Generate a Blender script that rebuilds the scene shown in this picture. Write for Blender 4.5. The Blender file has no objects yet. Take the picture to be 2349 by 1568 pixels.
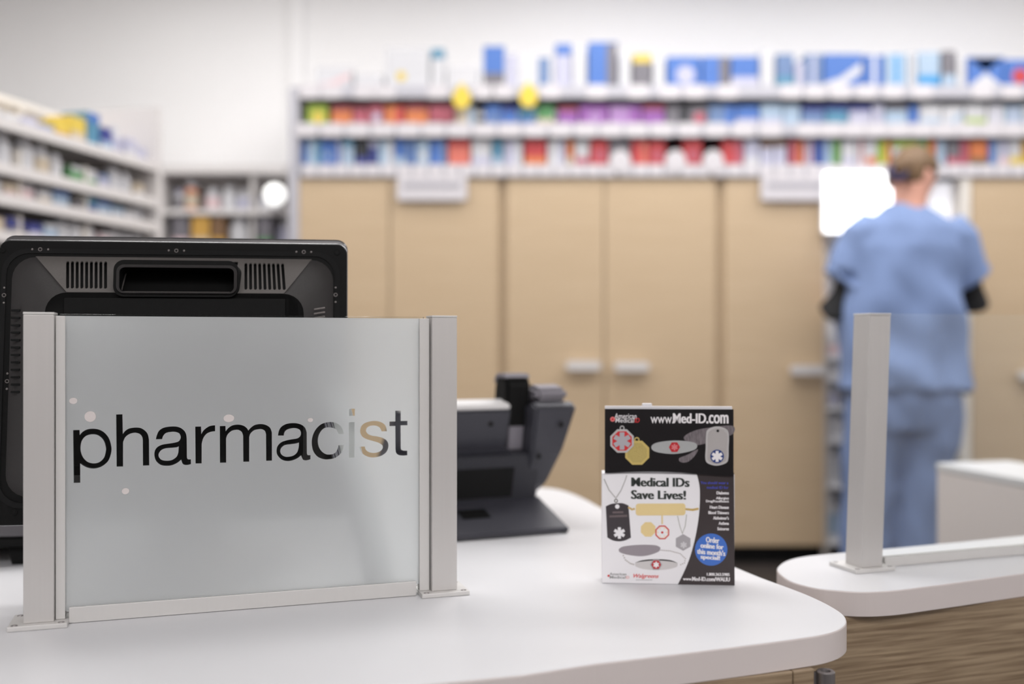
import bpy, bmesh, math, random
from mathutils import Vector, Matrix
random.seed(7)
scene = bpy.context.scene
COL = scene.collection
PI = math.pi

# ------------------------------------------------------------------ camera, world, lights, exposure
F = 2349 * 35.0 / 36.0            # focal length in pixels (35 mm lens)
CX, CY = 1174.5, 784.0
CAMZ = 0.94
COUNTER = 0.65                    # top of the counters above the pharmacy floor
cam_data = bpy.data.cameras.new('camera')
cam = bpy.data.objects.new('camera', cam_data)
COL.objects.link(cam)
cam.location = (0, 0, CAMZ)
cam.rotation_euler = (PI / 2, 0, 0)
cam_data.lens = 35.0
cam_data.sensor_width = 36.0
cam_data.clip_start = 0.05
cam_data.dof.use_dof = True
cam_data.dof.focus_distance = 1.075
cam_data.dof.aperture_fstop = 1.95
scene.camera = cam

scene.view_settings.view_transform = 'Standard'
scene.view_settings.look = 'None'
scene.view_settings.exposure = 0.0
scene.view_settings.gamma = 1.0
scene.view_settings.use_curve_mapping = False

world = bpy.data.worlds.new('store_light')
world.use_nodes = True
world.node_tree.nodes['Background'].inputs[0].default_value = (1.0, 0.985, 0.985, 1)
world.node_tree.nodes['Background'].inputs[1].default_value = 0.3
scene.world = world

def area(name, loc, sx, sy, power, rot=(0, 0, 0), color=(1, 1, 1)):
    l = bpy.data.lights.new(name, 'AREA')
    l.shape = 'RECTANGLE'; l.size = sx; l.size_y = sy; l.energy = power; l.color = color
    o = bpy.data.objects.new(name, l); COL.objects.link(o)
    o.location = loc; o.rotation_euler = rot
    return o
CEIL = 2.75
for i, (x, y, p) in enumerate([(-0.9, 2.9, 14), (0.9, 2.9, 20.5), (2.4, 2.9, 16), (-1.9, 2.4, 13),
                               (-0.4, 1.8, 14), (1.4, 1.8, 6), (0.4, 3.7, 15.5), (1.9, 3.7, 13.5), (-1.2, 3.7, 10)]):
    area('ceiling_lamp', (x, y, CEIL - 0.02), 1.2, 0.5, p, color=(1, 0.985, 0.97))
for x, y, p in ((1.2, -1.2, 28), (-0.9, -1.3, 22), (2.4, -2.0, 24), (0.4, -2.1, 30)):
    area('store_lamp', (x, y, CEIL - 0.02), 1.2, 0.5, p, color=(1, 0.985, 0.98))

# ------------------------------------------------------------------ helpers
def lin(c):
    out = []
    for v in c:
        v = v / 255.0
        out.append(v / 12.92 if v <= 0.04045 else ((v + 0.055) / 1.055) ** 2.4)
    return tuple(out) + (1.0,)

MATS = {}
def mat(name, rgb, rough=0.5, metal=0.0, emit=0.0, noise=0.0, nscale=20.0, bump=0.0, bscale=200.0, spec=0.5, coat=0.0, stretch=None):
    if name in MATS: return MATS[name]
    m = bpy.data.materials.new(name); m.use_nodes = True
    nt = m.node_tree; b = nt.nodes['Principled BSDF']
    col = lin(rgb)
    b.inputs['Base Color'].default_value = col
    b.inputs['Roughness'].default_value = rough
    b.inputs['Metallic'].default_value = metal
    b.inputs['Specular IOR Level'].default_value = spec
    b.inputs['Coat Weight'].default_value = coat
    if emit > 0:
        b.inputs['Emission Color'].default_value = col
        b.inputs['Emission Strength'].default_value = emit
    tc = None
    if noise > 0 or bump > 0:
        tc = nt.nodes.new('ShaderNodeTexCoord')
        mp = nt.nodes.new('ShaderNodeMapping')
        nt.links.new(tc.outputs['Object'], mp.inputs[0])
        if stretch: mp.inputs['Scale'].default_value = stretch
    if noise > 0:
        n = nt.nodes.new('ShaderNodeTexNoise'); n.inputs['Scale'].default_value = nscale
        n.inputs['Detail'].default_value = 5
        nt.links.new(mp.outputs[0], n.inputs['Vector'])
        mx = nt.nodes.new('ShaderNodeMix'); mx.data_type = 'RGBA'
        mx.inputs[6].default_value = tuple(c * (1 - noise) for c in col[:3]) + (1,)
        mx.inputs[7].default_value = tuple(min(1, c * (1 + noise)) for c in col[:3]) + (1,)
        nt.links.new(n.outputs['Fac'], mx.inputs[0])
        nt.links.new(mx.outputs[2], b.inputs['Base Color'])
    if bump > 0:
        n2 = nt.nodes.new('ShaderNodeTexNoise'); n2.inputs['Scale'].default_value = bscale
        nt.links.new(mp.outputs[0], n2.inputs['Vector'])
        bp = nt.nodes.new('ShaderNodeBump'); bp.inputs['Strength'].default_value = bump
        bp.inputs['Distance'].default_value = 0.002
        nt.links.new(n2.outputs['Fac'], bp.inputs['Height'])
        nt.links.new(bp.outputs[0], b.inputs['Normal'])
    MATS[name] = m
    return m

def cmat(rgb, rough=0.5):
    return mat('print_%02x%02x%02x_%d' % (tuple(rgb) + (int(rough * 100),)), rgb, rough)

def wood_mat(name, c0, c1, grain=(0.6, 14, 14), rough=0.45):
    m = bpy.data.materials.new(name); m.use_nodes = True
    nt = m.node_tree; b = nt.nodes['Principled BSDF']
    tc = nt.nodes.new('ShaderNodeTexCoord'); mp = nt.nodes.new('ShaderNodeMapping')
    mp.inputs['Scale'].default_value = grain
    nt.links.new(tc.outputs['Object'], mp.inputs[0])
    n = nt.nodes.new('ShaderNodeTexNoise'); n.inputs['Scale'].default_value = 6; n.inputs['Detail'].default_value = 7
    n.inputs['Distortion'].default_value = 0.4
    nt.links.new(mp.outputs[0], n.inputs['Vector'])
    r = nt.nodes.new('ShaderNodeValToRGB')
    r.color_ramp.elements[0].position = 0.33; r.color_ramp.elements[0].color = lin(c0)
    r.color_ramp.elements[1].position = 0.68; r.color_ramp.elements[1].color = lin(c1)
    nt.links.new(n.outputs['Fac'], r.inputs[0]); nt.links.new(r.outputs[0], b.inputs['Base Color'])
    b.inputs['Roughness'].default_value = rough
    MATS[name] = m
    return m

def obj(name, bm, m, parent=None, smooth=False, loc=None):
    me = bpy.data.meshes.new(name)
    if isinstance(bm, bpy.types.Mesh): me = bm
    else:
        bmesh.ops.recalc_face_normals(bm, faces=bm.faces)
        bm.to_mesh(me); bm.free()
    if smooth:
        for p in me.polygons: p.use_smooth = True
    me.materials.clear(); me.materials.append(m)
    o = bpy.data.objects.new(name, me); COL.objects.link(o)
    if parent: o.parent = parent
    if loc: o.location = loc
    return o

def thing(name, label, cat, loc=(0, 0, 0), rz=0.0, group=None, rot=None):
    o = bpy.data.objects.new(name, None); COL.objects.link(o)
    o.empty_display_size = 0.05
    o.location = loc; o.rotation_euler = rot if rot else (0, 0, rz)
    o['label'] = label; o['category'] = cat
    if group: o['group'] = group
    return o

def tag(o, label, cat, group=None):
    o['label'] = label; o['category'] = cat
    if group: o['group'] = group
    return o

def struct(o):
    o['kind'] = 'structure'; return o

def box(bm, x0, x1, y0, y1, z0, z1, bevel=0.0, seg=2, M=None):
    r = bmesh.ops.create_cube(bm, size=1.0)
    vs = r['verts']
    for v in vs:
        v.co = Vector(((x0 + x1) / 2 + v.co.x * (x1 - x0), (y0 + y1) / 2 + v.co.y * (y1 - y0), (z0 + z1) / 2 + v.co.z * (z1 - z0)))
    if bevel > 0:
        es = list({e for v in vs for e in v.link_edges})
        rr = bmesh.ops.bevel(bm, geom=es, offset=bevel, segments=seg, affect='EDGES', profile=0.5)
        vs = list({v for f in rr['faces'] for v in f.verts} | {v for v in vs if v.is_valid})
    if M is not None:
        bmesh.ops.transform(bm, matrix=M, verts=vs)
    return bm

def B(x0, x1, y0, y1, z0, z1, bevel=0.0, seg=2):
    return box(bmesh.new(), x0, x1, y0, y1, z0, z1, bevel, seg)

def prism(bm, pts, z0, z1, M=None):
    """closed outline (x,y) extruded z0..z1"""
    lo = [bm.verts.new((p[0], p[1], z0)) for p in pts]
    hi = [bm.verts.new((p[0], p[1], z1)) for p in pts]
    n = len(pts)
    bm.faces.new(lo[::-1]); bm.faces.new(hi)
    for i in range(n):
        bm.faces.new((lo[i], lo[(i + 1) % n], hi[(i + 1) % n], hi[i]))
    if M is not None: bmesh.ops.transform(bm, matrix=M, verts=lo + hi)
    return bm

def rrect(x0, x1, y0, y1, r, n=6):
    pts = []
    for cx, cy, a0 in ((x1 - r, y1 - r, 0), (x0 + r, y1 - r, PI / 2), (x0 + r, y0 + r, PI), (x1 - r, y0 + r, 1.5 * PI)):
        for i in range(n + 1):
            a = a0 + (PI / 2) * i / n
            pts.append((cx + r * math.cos(a), cy + r * math.sin(a)))
    return pts

def ngon(cx, cy, r, n, a0=0.0, ry=None):
    ry = ry or r
    return [(cx + r * math.cos(a0 + 2 * PI * i / n), cy + ry * math.sin(a0 + 2 * PI * i / n)) for i in range(n)]

def lathe(bm, prof, n=20, M=None):
    rings = []; vs = []
    for r, z in prof:
        if r < 1e-6:
            v = bm.verts.new((0, 0, z)); rings.append([v]); vs.append(v)
        else:
            ring = [bm.verts.new((r * math.cos(2 * PI * i / n), r * math.sin(2 * PI * i / n), z)) for i in range(n)]
            rings.append(ring); vs += ring
    for a, b in zip(rings, rings[1:]):
        for i in range(n):
            j = (i + 1) % n
            if len(a) == 1 and len(b) == 1: continue
            if len(a) == 1: bm.faces.new((a[0], b[i], b[j]))
            elif len(b) == 1: bm.faces.new((a[i], a[j], b[0]))
            else: bm.faces.new((a[i], a[j], b[j], b[i]))
    if M is not None: bmesh.ops.transform(bm, matrix=M, verts=vs)
    return bm

def tube(bm, pts, r, n=8, cap=True):
    pts = [Vector(p) for p in pts]
    rr = r if isinstance(r, (list, tuple)) else [r] * len(pts)
    prev = None; rings = []
    for i, p in enumerate(pts):
        d = (pts[min(i + 1, len(pts) - 1)] - pts[max(i - 1, 0)]).normalized()
        up = Vector((0, 0, 1)) if abs(d.z) < 0.9 else Vector((1, 0, 0))
        a = d.cross(up).normalized(); b = d.cross(a).normalized()
        rings.append([bm.verts.new(p + rr[i] * (a * math.cos(2 * PI * k / n) + b * math.sin(2 * PI * k / n))) for k in range(n)])
    for a, b in zip(rings, rings[1:]):
        for k in range(n):
            bm.faces.new((a[k], a[(k + 1) % n], b[(k + 1) % n], b[k]))
    if cap:
        bm.faces.new(rings[0][::-1]); bm.faces.new(rings[-1])
    return bm

def smooth_outline(pts, sub=6):
    """pts: (x,y) smooth points or (x,y,1) corners; closed Catmull-Rom between corners"""
    n = len(pts); out = []
    for i in range(n):
        p1, p2 = pts[i], pts[(i + 1) % n]
        c1, c2 = len(p1) > 2, len(p2) > 2
        out.append((p1[0], p1[1]))
        if c1 and c2: continue
        p0 = p1 if c1 else pts[i - 1]
        p3 = p2 if c2 else pts[(i + 2) % n]
        for k in range(1, sub):
            t = k / sub
            q = []
            for d in (0, 1):
                a0, a1, a2, a3 = p0[d], p1[d], p2[d], p3[d]
                q.append(0.5 * (2 * a1 + (a2 - a0) * t + (2 * a0 - 5 * a1 + 4 * a2 - a3) * t * t + (3 * a1 - a0 - 3 * a2 + a3) * t ** 3))
            out.append(tuple(q))
    return out

def filled(name, outlines, extrude=0.0):
    """flat shape with holes (even-odd) as mesh, in local XY, thickness 2*extrude"""
    cu = bpy.data.curves.new(name, 'CURVE'); cu.dimensions = '2D'; cu.fill_mode = 'BOTH'; cu.extrude = extrude
    for pts in outlines:
        s = cu.splines.new('POLY'); s.points.add(len(pts) - 1)
        for i, p in enumerate(pts): s.points[i].co = (p[0], p[1], 0, 1)
        s.use_cyclic_u = True
    return curve_mesh(name, cu)

def curve_mesh(name, cu):
    o = bpy.data.objects.new(name + '_tmp', cu); COL.objects.link(o)
    dg = bpy.context.evaluated_depsgraph_get(); dg.update()
    me = bpy.data.meshes.new_from_object(o.evaluated_get(dg))
    me.name = name
    bpy.data.objects.remove(o); bpy.data.curves.remove(cu)
    return me

def fit_text(name, txt, x0, x1, y0, y1, m, parent, M, z, bold=0.0, shear=0.0, lift=0.00015):
    """text mesh stretched to the rectangle x0..x1, y0..y1 of parent's sheet plane M"""
    cu = bpy.data.curves.new(name, 'FONT'); cu.body = txt; cu.size = 1.0; cu.offset = min(bold, 0.006); cu.shear = shear
    cu.resolution_u = 3; cu.extrude = 0.0
    me = curve_mesh(name, cu)
    if bold > 0.008:                      # heavier strokes: the outline repeated slightly left and right
        bm = bmesh.new(); bm.from_mesh(me)
        for k, sh_x in enumerate((-1, -0.5, 0.5, 1)):
            b2 = me.copy()
            for v in b2.vertices: v.co.x += sh_x * min(bold * 1.6, 0.045); v.co.z += (k + 1) * 0.00001
            bm.from_mesh(b2); bpy.data.meshes.remove(b2)
        bm.to_mesh(me); bm.free()
    xs = [v.co.x for v in me.vertices]; ys = [v.co.y for v in me.vertices]
    ax, bx, ay, by = min(xs), max(xs), min(ys), max(ys)
    for v in me.vertices:
        u = x0 + (v.co.x - ax) / (bx - ax) * (x1 - x0)
        w = y0 + (v.co.y - ay) / (by - ay) * (y1 - y0)
        v.co = M @ Vector((u, w, z + v.co.z))
    return obj(name, me, m, parent)

def evaluated(o):
    dg = bpy.context.evaluated_depsgraph_get(); dg.update()
    me = bpy.data.meshes.new_from_object(o.evaluated_get(dg))
    old = o.data
    o.modifiers.clear(); o.data = me
    return o

def P(px, py, d):
    return Vector(((px - CX) / F * d, d, CAMZ - (py - CY) / F * d))
def G(px, py, h=COUNTER):
    d = F * (CAMZ - h) / (py - CY)
    return Vector(((px - CX) / F * d, d, h))

def ordinal(n):
    w = ['first', 'second', 'third', 'fourth', 'fifth', 'sixth', 'seventh', 'eighth', 'ninth', 'tenth', 'eleventh', 'twelfth',
         'thirteenth', 'fourteenth', 'fifteenth', 'sixteenth', 'seventeenth', 'eighteenth', 'nineteenth', 'twentieth']
    return w[n - 1] if n <= 20 else '%dth' % n

# ------------------------------------------------------------------ materials
M_wall = mat('wall_paint', (246, 245, 245), 0.8, noise=0.015, nscale=3)
M_ceiling = mat('ceiling_tile', (225, 223, 222), 0.9, noise=0.03, nscale=60)
M_floor = mat('dark_floor', (52, 46, 44), 0.6, noise=0.25, nscale=40)
M_lam = mat('white_laminate', (215, 215, 218), 0.42, noise=0.012, nscale=6)
M_edge = mat('laminate_edge', (214, 205, 203), 0.4, noise=0.02, nscale=8)
M_tan = wood_mat('tan_laminate', (190, 166, 135), (200, 177, 147), (0.5, 6, 30), 0.5)
M_oak = wood_mat('oak_laminate', (118, 98, 76), (166, 146, 120), (1.6, 30, 42), 0.45)
M_alu = mat('anodised_aluminium', (204, 201, 199), 0.45, metal=0.5, noise=0.03, nscale=200, stretch=(1, 1, 0.02))
M_alu2 = mat('anodised_aluminium_pale', (212, 210, 208), 0.5, metal=0.35, noise=0.02, nscale=200, stretch=(1, 1, 0.02))
M_steel = mat('dull_steel', (150, 145, 145), 0.38, metal=0.8)
M_black = mat('black_plastic', (9, 9, 9), 0.65, bump=0.15, bscale=1500, spec=0.2)
M_slope_lit = mat('textured_plastic_lit', (122, 117, 114), 0.6, bump=1.0, bscale=2600, noise=0.3, nscale=2200)  # lighter copy of the bulge plastic: light on its top painted in
M_blackg = mat('black_bezel', (40, 39, 42), 0.22, spec=1.0, coat=1.0)
M_dkgrey = mat('dark_grey_plastic', (66, 63, 63), 0.55, bump=0.9, bscale=2600, noise=0.25, nscale=2200)
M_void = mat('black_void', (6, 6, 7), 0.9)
M_phone = mat('phone_plastic', (62, 62, 70), 0.5)
M_phone2 = mat('phone_plastic_light', (126, 122, 130), 0.45)
M_phonew = mat('phone_bezel', (214, 212, 212), 0.4)
M_white = mat('white_plastic', (235, 235, 238), 0.4)
M_shelf = mat('shelf_enamel', (180, 179, 187), 0.5)
M_tag = mat('shelf_tag', (206, 202, 206), 0.6)
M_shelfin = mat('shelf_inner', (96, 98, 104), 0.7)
M_beige = mat('beige_enamel', (226, 220, 212), 0.6)
M_glass = bpy.data.materials.new('clear_glass'); M_glass.use_nodes = True
_b = M_glass.node_tree.nodes['Principled BSDF']
_b.inputs['Base Color'].default_value = (0.97, 0.99, 0.98, 1); _b.inputs['Roughness'].default_value = 0.0
_b.inputs['Transmission Weight'].default_value = 1.0; _b.inputs['IOR'].default_value = 1.45

def film_mat():
    m = bpy.data.materials.new('frosted_film'); m.use_nodes = True
    nt = m.node_tree; nt.nodes.clear()
    out = nt.nodes.new('ShaderNodeOutputMaterial')
    d = nt.nodes.new('ShaderNodeBsdfDiffuse'); d.inputs[0].default_value = (0.86, 0.89, 0.90, 1)
    t = nt.nodes.new('ShaderNodeBsdfTranslucent'); t.inputs[0].default_value = (0.93, 0.95, 0.96, 1)
    r = nt.nodes.new('ShaderNodeBsdfRefraction'); r.inputs['Color'].default_value = (0.95, 0.97, 0.97, 1)
    r.inputs['Roughness'].default_value = 0.9; r.inputs['IOR'].default_value = 1.3
    g = nt.nodes.new('ShaderNodeBsdfGlossy'); g.inputs['Roughness'].default_value = 0.35
    g.inputs['Color'].default_value = (1, 1, 1, 1)
    m1 = nt.nodes.new('ShaderNodeMixShader'); m1.inputs[0].default_value = 0.52
    m2 = nt.nodes.new('ShaderNodeMixShader'); m2.inputs[0].default_value = 0.10
    m3 = nt.nodes.new('ShaderNodeMixShader'); m3.inputs[0].default_value = 0.04
    L = nt.links.new
    L(d.outputs[0], m1.inputs[1]); L(t.outputs[0], m1.inputs[2])
    L(m1.outputs[0], m2.inputs[1]); L(r.outputs[0], m2.inputs[2])
    L(m2.outputs[0], m3.inputs[1]); L(g.outputs[0], m3.inputs[2])
    L(m3.outputs[0], out.inputs[0])
    return m
M_film = film_mat()

# ------------------------------------------------------------------ the room
WALLY = 4.68
XL, XR = -3.0, 3.4
struct(obj('floor', B(XL, XR, -2.6, WALLY, -0.06, 0), M_floor))
struct(obj('ceiling', B(XL, XR, -2.6, WALLY, CEIL, CEIL + 0.06), M_ceiling))
struct(obj('wall_back', B(XL, XR, WALLY, WALLY + 0.08, 0, CEIL), M_wall))
struct(obj('wall_left', B(XL - 0.08, XL, -2.6, WALLY + 0.08, 0, CEIL), M_wall))
struct(obj('wall_right', B(XR, XR + 0.08, -2.6, WALLY + 0.08, 0, CEIL), M_wall))
struct(obj('wall_front', B(XL - 0.08, XR + 0.08, -2.68, -2.6, 0, CEIL), mat('store_wall', (232, 228, 228), 0.8)))
struct(obj('trim_unseen_dark', B(XL, XR, -2.6, -2.56, 0, 1.35, 0.004), mat('reflection_dark', (46, 43, 43), 0.8)))  # added unseen dark band, keeps reflections in the sign glass dark
# slim pilaster on the back wall above the end of the shelving
a = P(668, 0, WALLY); b = P(700, 0, WALLY)
struct(obj('trim_1', B(a.x, b.x, WALLY - 0.03, WALLY, 0, CEIL, 0.003), M_wall))
# light fixtures' frames in the ceiling are above the picture; the lamps stand for them

# ------------------------------------------------------------------ tall cabinets along the back
DC = 4.2                                                    # plane of the doors
def zc(py, d=DC): return CAMZ - (py - CY) / F * d
def xc(px, d=DC): return (px - CX) / F * d
CABTOP = zc(407)
CABBOT = zc(1253)
def cabinet(x0, x1, doors, label):
    t = thing('tall_cabinet', label, 'cabinet', (xc((x0 + x1) / 2), DC, 0), group='tan cabinets along the back wall')
    cx = xc((x0 + x1) / 2); w0, w1 = xc(x0) - cx, xc(x1) - cx
    obj('carcass', B(w0, w1, 0.022, WALLY - DC - 0.005, CABBOT, CABTOP), M_tan, t)
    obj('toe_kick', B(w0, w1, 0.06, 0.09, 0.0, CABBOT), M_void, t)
    for (a, b, h) in doors:
        dx0, dx1 = xc(a) - cx, xc(b) - cx
        dr = obj('door', B(dx0, dx1, 0, 0.02, CABBOT + 0.004, CABTOP - 0.004, 0.0015), M_tan, t)
        if h:
            hx, hy = xc(h[0]) - cx, zc(h[1])
            bm = bmesh.new()
            prism(bm, rrect(-0.072, 0.072, -0.018, 0.018, 0.014), -0.012, 0.012, Matrix.Translation((hx, -0.03, hy)) @ Matrix.Rotation(PI / 2, 4, 'X'))
            box(bm, hx - 0.055, hx - 0.04, -0.03, 0.0, hy - 0.006, hy + 0.006)
            box(bm, hx + 0.04, hx + 0.055, -0.03, 0.0, hy - 0.006, hy + 0.006)
            hd = obj('handle', bm, M_phonew, dr)
            hd['label'] = 'pale rounded bar handle'
    return t
cabinet(690, 1150, [(686, 893, None), (896, 1142, None)], 'wide tan cabinet at the left end behind the monitor')
cabinet(1152, 1650, [(1163, 1385, (1337, 838)), (1388, 1640, (1447, 840))], 'double-door tan cabinet with two pale handles above the desk phone')
cabinet(1652, 1893, [(1663, 1890, (1848, 848))], 'tan cabinet left of the alcove with one pale handle')
cabinet(2226, 2560, [(2229, 2405, (2368, 860)), (2408, 2558, None)], 'tan cabinet right of the person in blue')

# ------------------------------------------------------------------ open shelving above the cabinets
sh = thing('product_shelving', 'long white open shelving with price tags above the tan cabinets', 'shelving', (xc(684), DC, 0), group=None)
SX = xc(684)
def sx(px): return xc(px) - SX
SHD = WALLY - DC - 0.12
ZR = [(zc(406), zc(378)), (zc(313), zc(285)), (zc(226), zc(197))]
for z0, z1 in ZR:
    obj('shelf_board', B(sx(690), sx(2560), 0.0, SHD, z1 - 0.03, z1 - 0.006, 0.002), M_shelf, sh)
    obj('price_rail', B(sx(690), sx(2560), -0.012, -0.001, z0, z1, 0.003), M_shelf, sh)
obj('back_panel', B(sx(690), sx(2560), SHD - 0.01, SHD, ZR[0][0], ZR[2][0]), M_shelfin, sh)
obj('side_panel', B(sx(664), sx(686), -0.01, SHD, 0, zc(200), 0.003), M_shelf, sh)
for k in (1150, 1830, 2400):
    obj('upright', B(sx(k), sx(k + 5), 0.24, SHD - 0.011, ZR[0][1], ZR[2][0]), M_shelf, sh)
tagspec = [
    (0, [x for x in range(712, 2545, 36)], 30, 1.0),
    (1, [x for x in range(705, 1500, 58)] + [x for x in range(1517, 1800, 62)] + [x for x in range(1852, 2545, 52)], 50, 1.12),
    (2, [712, 762, 838, 886, 1005, 1110, 1152, 1262, 1368, 1462, 1535, 1592, 1668, 1812, 1868, 1925, 1985, 2045, 2112, 2250, 2318, 2380, 2450], 46, 1.08)]
for row, xs, w, hs in tagspec:
    z0, z1 = ZR[row]
    zm, hh = (z0 + z1) / 2, (z1 - z0) / 2 * hs
    for x in xs:
        hw = w / 2 / F * DC
        bm = bmesh.new()
        prism(bm, rrect(-hw, hw, -hh, hh, 0.008, 2), 0, 0.003, Matrix.Translation((sx(x), -0.013, zm)) @ Matrix.Rotation(PI / 2, 4, 'X'))
        obj('price_tag', bm, M_tag, sh)
# rounded white flags that stick up from the lowest rail
for x in (1422, 1548, 1634):
    bm = bmesh.new()
    prism(bm, ngon(0, 0, 0.044, 18, ry=0.048), 0, 0.003, Matrix.Translation((sx(x), -0.018, ZR[0][1] + 0.012)) @ Matrix.Rotation(PI / 2, 4, 'X'))
    obj('shelf_flag', bm, M_tag, sh)
for x, y in ((1060, 229), (1212, 226)):
    bm = bmesh.new()
    prism(bm, ngon(0, 0, 0.039, 20, ry=0.045), 0, 0.003, Matrix.Translation((sx(x), -0.03, zc(y))) @ Matrix.Rotation(PI / 2, 4, 'X'))
    box(bm, sx(x) - 0.012, sx(x) + 0.012, -0.031, -0.012, zc(y) + 0.03, zc(y) + 0.06)
    o = obj('sale_tag', bm, mat('yellow_tag', (222, 196, 70), 0.5), sh); o['label'] = 'round yellow sale tag'

PRINTCOL = dict(white=(222, 221, 227), blue=(62, 112, 200), navy=(40, 52, 140), pale_blue=(170, 195, 222), lavender=(196, 196, 222), red=(205, 52, 56),
                orange=(226, 120, 60), maroon=(150, 52, 66), rose=(190, 84, 104), lime=(160, 190, 50), green=(76, 150, 84), yellow=(238, 205, 70),
                purple=(150, 80, 170), mauve=(178, 130, 196), grey=(112, 108, 116), black=(24, 26, 34), teal=(74, 140, 176), cyan=(40, 150, 220),
                beige=(214, 196, 172), pink=(236, 204, 208), brown=(120, 84, 50), amber=(214, 160, 60), coral=(232, 110, 92), grey_blue=(100, 130, 180))
PRINTCOL = {k: tuple(int(c * 0.80 + 186 * 0.12) for c in v) for k, v in PRINTCOL.items()}  # grey veil mixed into every colour, imitating haze and flare
WORDS = dict(pale_blue='pale blue', grey_blue='grey-blue')
cnt = {}
pending = []
def carton(px0, px1, ytop, zbase, main, accent, style, where, group, d=DC, depth=0.12, noun='carton', lean=0.0):
    x0, x1 = xc(px0, d), xc(px1, d)
    zt = zc(ytop, d)
    w, h = (x1 - x0) / 2 - 0.001, zt - zbase
    word = WORDS.get(main, main)
    aw = WORDS.get(accent, accent) if accent else None
    desc = ('%s %s with %s print' % (word, noun, aw)) if accent else ('plain %s %s' % (word, noun))
    t = thing(noun.replace(' ', '_'), '', 'box' if noun == 'carton' else noun, ((x0 + x1) / 2, d + 0.015, zbase), group=group)
    pending.append((t, desc, where))
    bm = B(-w, w, 0, depth, 0, h, 0.002, 1)
    obj('box_body', bm, cmat(PRINTCOL[main]), t)
    if accent:
        am = cmat(PRINTCOL[accent])
        if style == 'band': q = B(-w, w, -0.001, 0.001, h * 0.08, h * 0.36)
        elif style == 'top': q = B(-w, w, -0.001, 0.001, h * 0.74, h * 0.98)
        elif style == 'side': q = B(w * 0.25, w * 0.98, -0.001, 0.001, h * 0.04, h * 0.96)
        elif style == 'stripe': q = B(-w * 0.25, w * 0.2, -0.001, 0.001, h * 0.02, h * 0.98)
        elif style == 'dot':
            q = bmesh.new(); r = min(w * 0.62, h * 0.3)
            prism(q, ngon(0.1 * w, h * 0.42, r, 12), -0.001, 0.001, Matrix.Rotation(PI / 2, 4, 'X'))
        elif style == 'smalldot':
            q = bmesh.new(); prism(q, ngon(-0.3 * w, h * 0.3, 0.021, 12), -0.001, 0.001, Matrix.Rotation(PI / 2, 4, 'X'))
        elif style == 'swoosh':
            q = bmesh.new()
            pts = [(-w, h * .15), (-w * .2, h * .3), (w * .9, h * .75), (w * .9, h * .45), (0, h * .1), (-w, h * .02)]
            prism(q, pts, -0.001, 0.001, Matrix.Rotation(PI / 2, 4, 'X'))
        elif style == 'cross':
            q = bmesh.new()
            prism(q, [(-w * .95, h * .95), (0, h * .55), (w * .95, h * .95)], -0.001, 0.0, Matrix.Rotation(PI / 2, 4, 'X'))
            prism(q, [(-w * .95, h * .05), (w * .95, h * .05), (0, h * .5)], -0.0006, 0.0006, Matrix.Rotation(PI / 2, 4, 'X'))
        obj('printed_panel', q, am, t)
    return t

def bottle(x, y, z, r, h, capc, where, group, bodyc='white', labelc=None, noun='bottle'):
    word = WORDS.get(bodyc, bodyc)
    desc = '%s %s with %s cap' % (word, noun, WORDS.get(capc, capc))
    if labelc: desc = '%s %s, %s label' % (word, noun, WORDS.get(labelc, labelc))
    t = thing('pill_bottle', '', 'bottle', (x, y, z), group=group)
    pending.append((t, desc, where))
    bm = bmesh.new()
    lathe(bm, [(0, 0), (r * 0.94, 0), (r, h * 0.03), (r, h * 0.66), (r * 0.93, h * 0.73), (r * 0.6, h * 0.79), (r * 0.6, h * 0.8), (0, h * 0.8)], 16)
    obj('bottle_body', bm, cmat(PRINTCOL[bodyc], 0.4), t, smooth=False)
    bm = bmesh.new()
    lathe(bm, [(r * 0.5, h * 0.8), (r * 0.72, h * 0.8), (r * 0.74, h * 0.82), (r * 0.74, h * 0.98), (r * 0.68, h), (0, h)], 16)
    obj('cap', bm, cmat(PRINTCOL[capc], 0.4), t)
    if labelc:
        bm = bmesh.new(); lathe(bm, [(r * 1.005, h * 0.12), (r * 1.012, h * 0.13), (r * 1.012, h * 0.58), (r * 1.005, h * 0.59)], 16)
        obj('paper_label', bm, cmat(PRINTCOL[labelc], 0.6), t)
    return t

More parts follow.
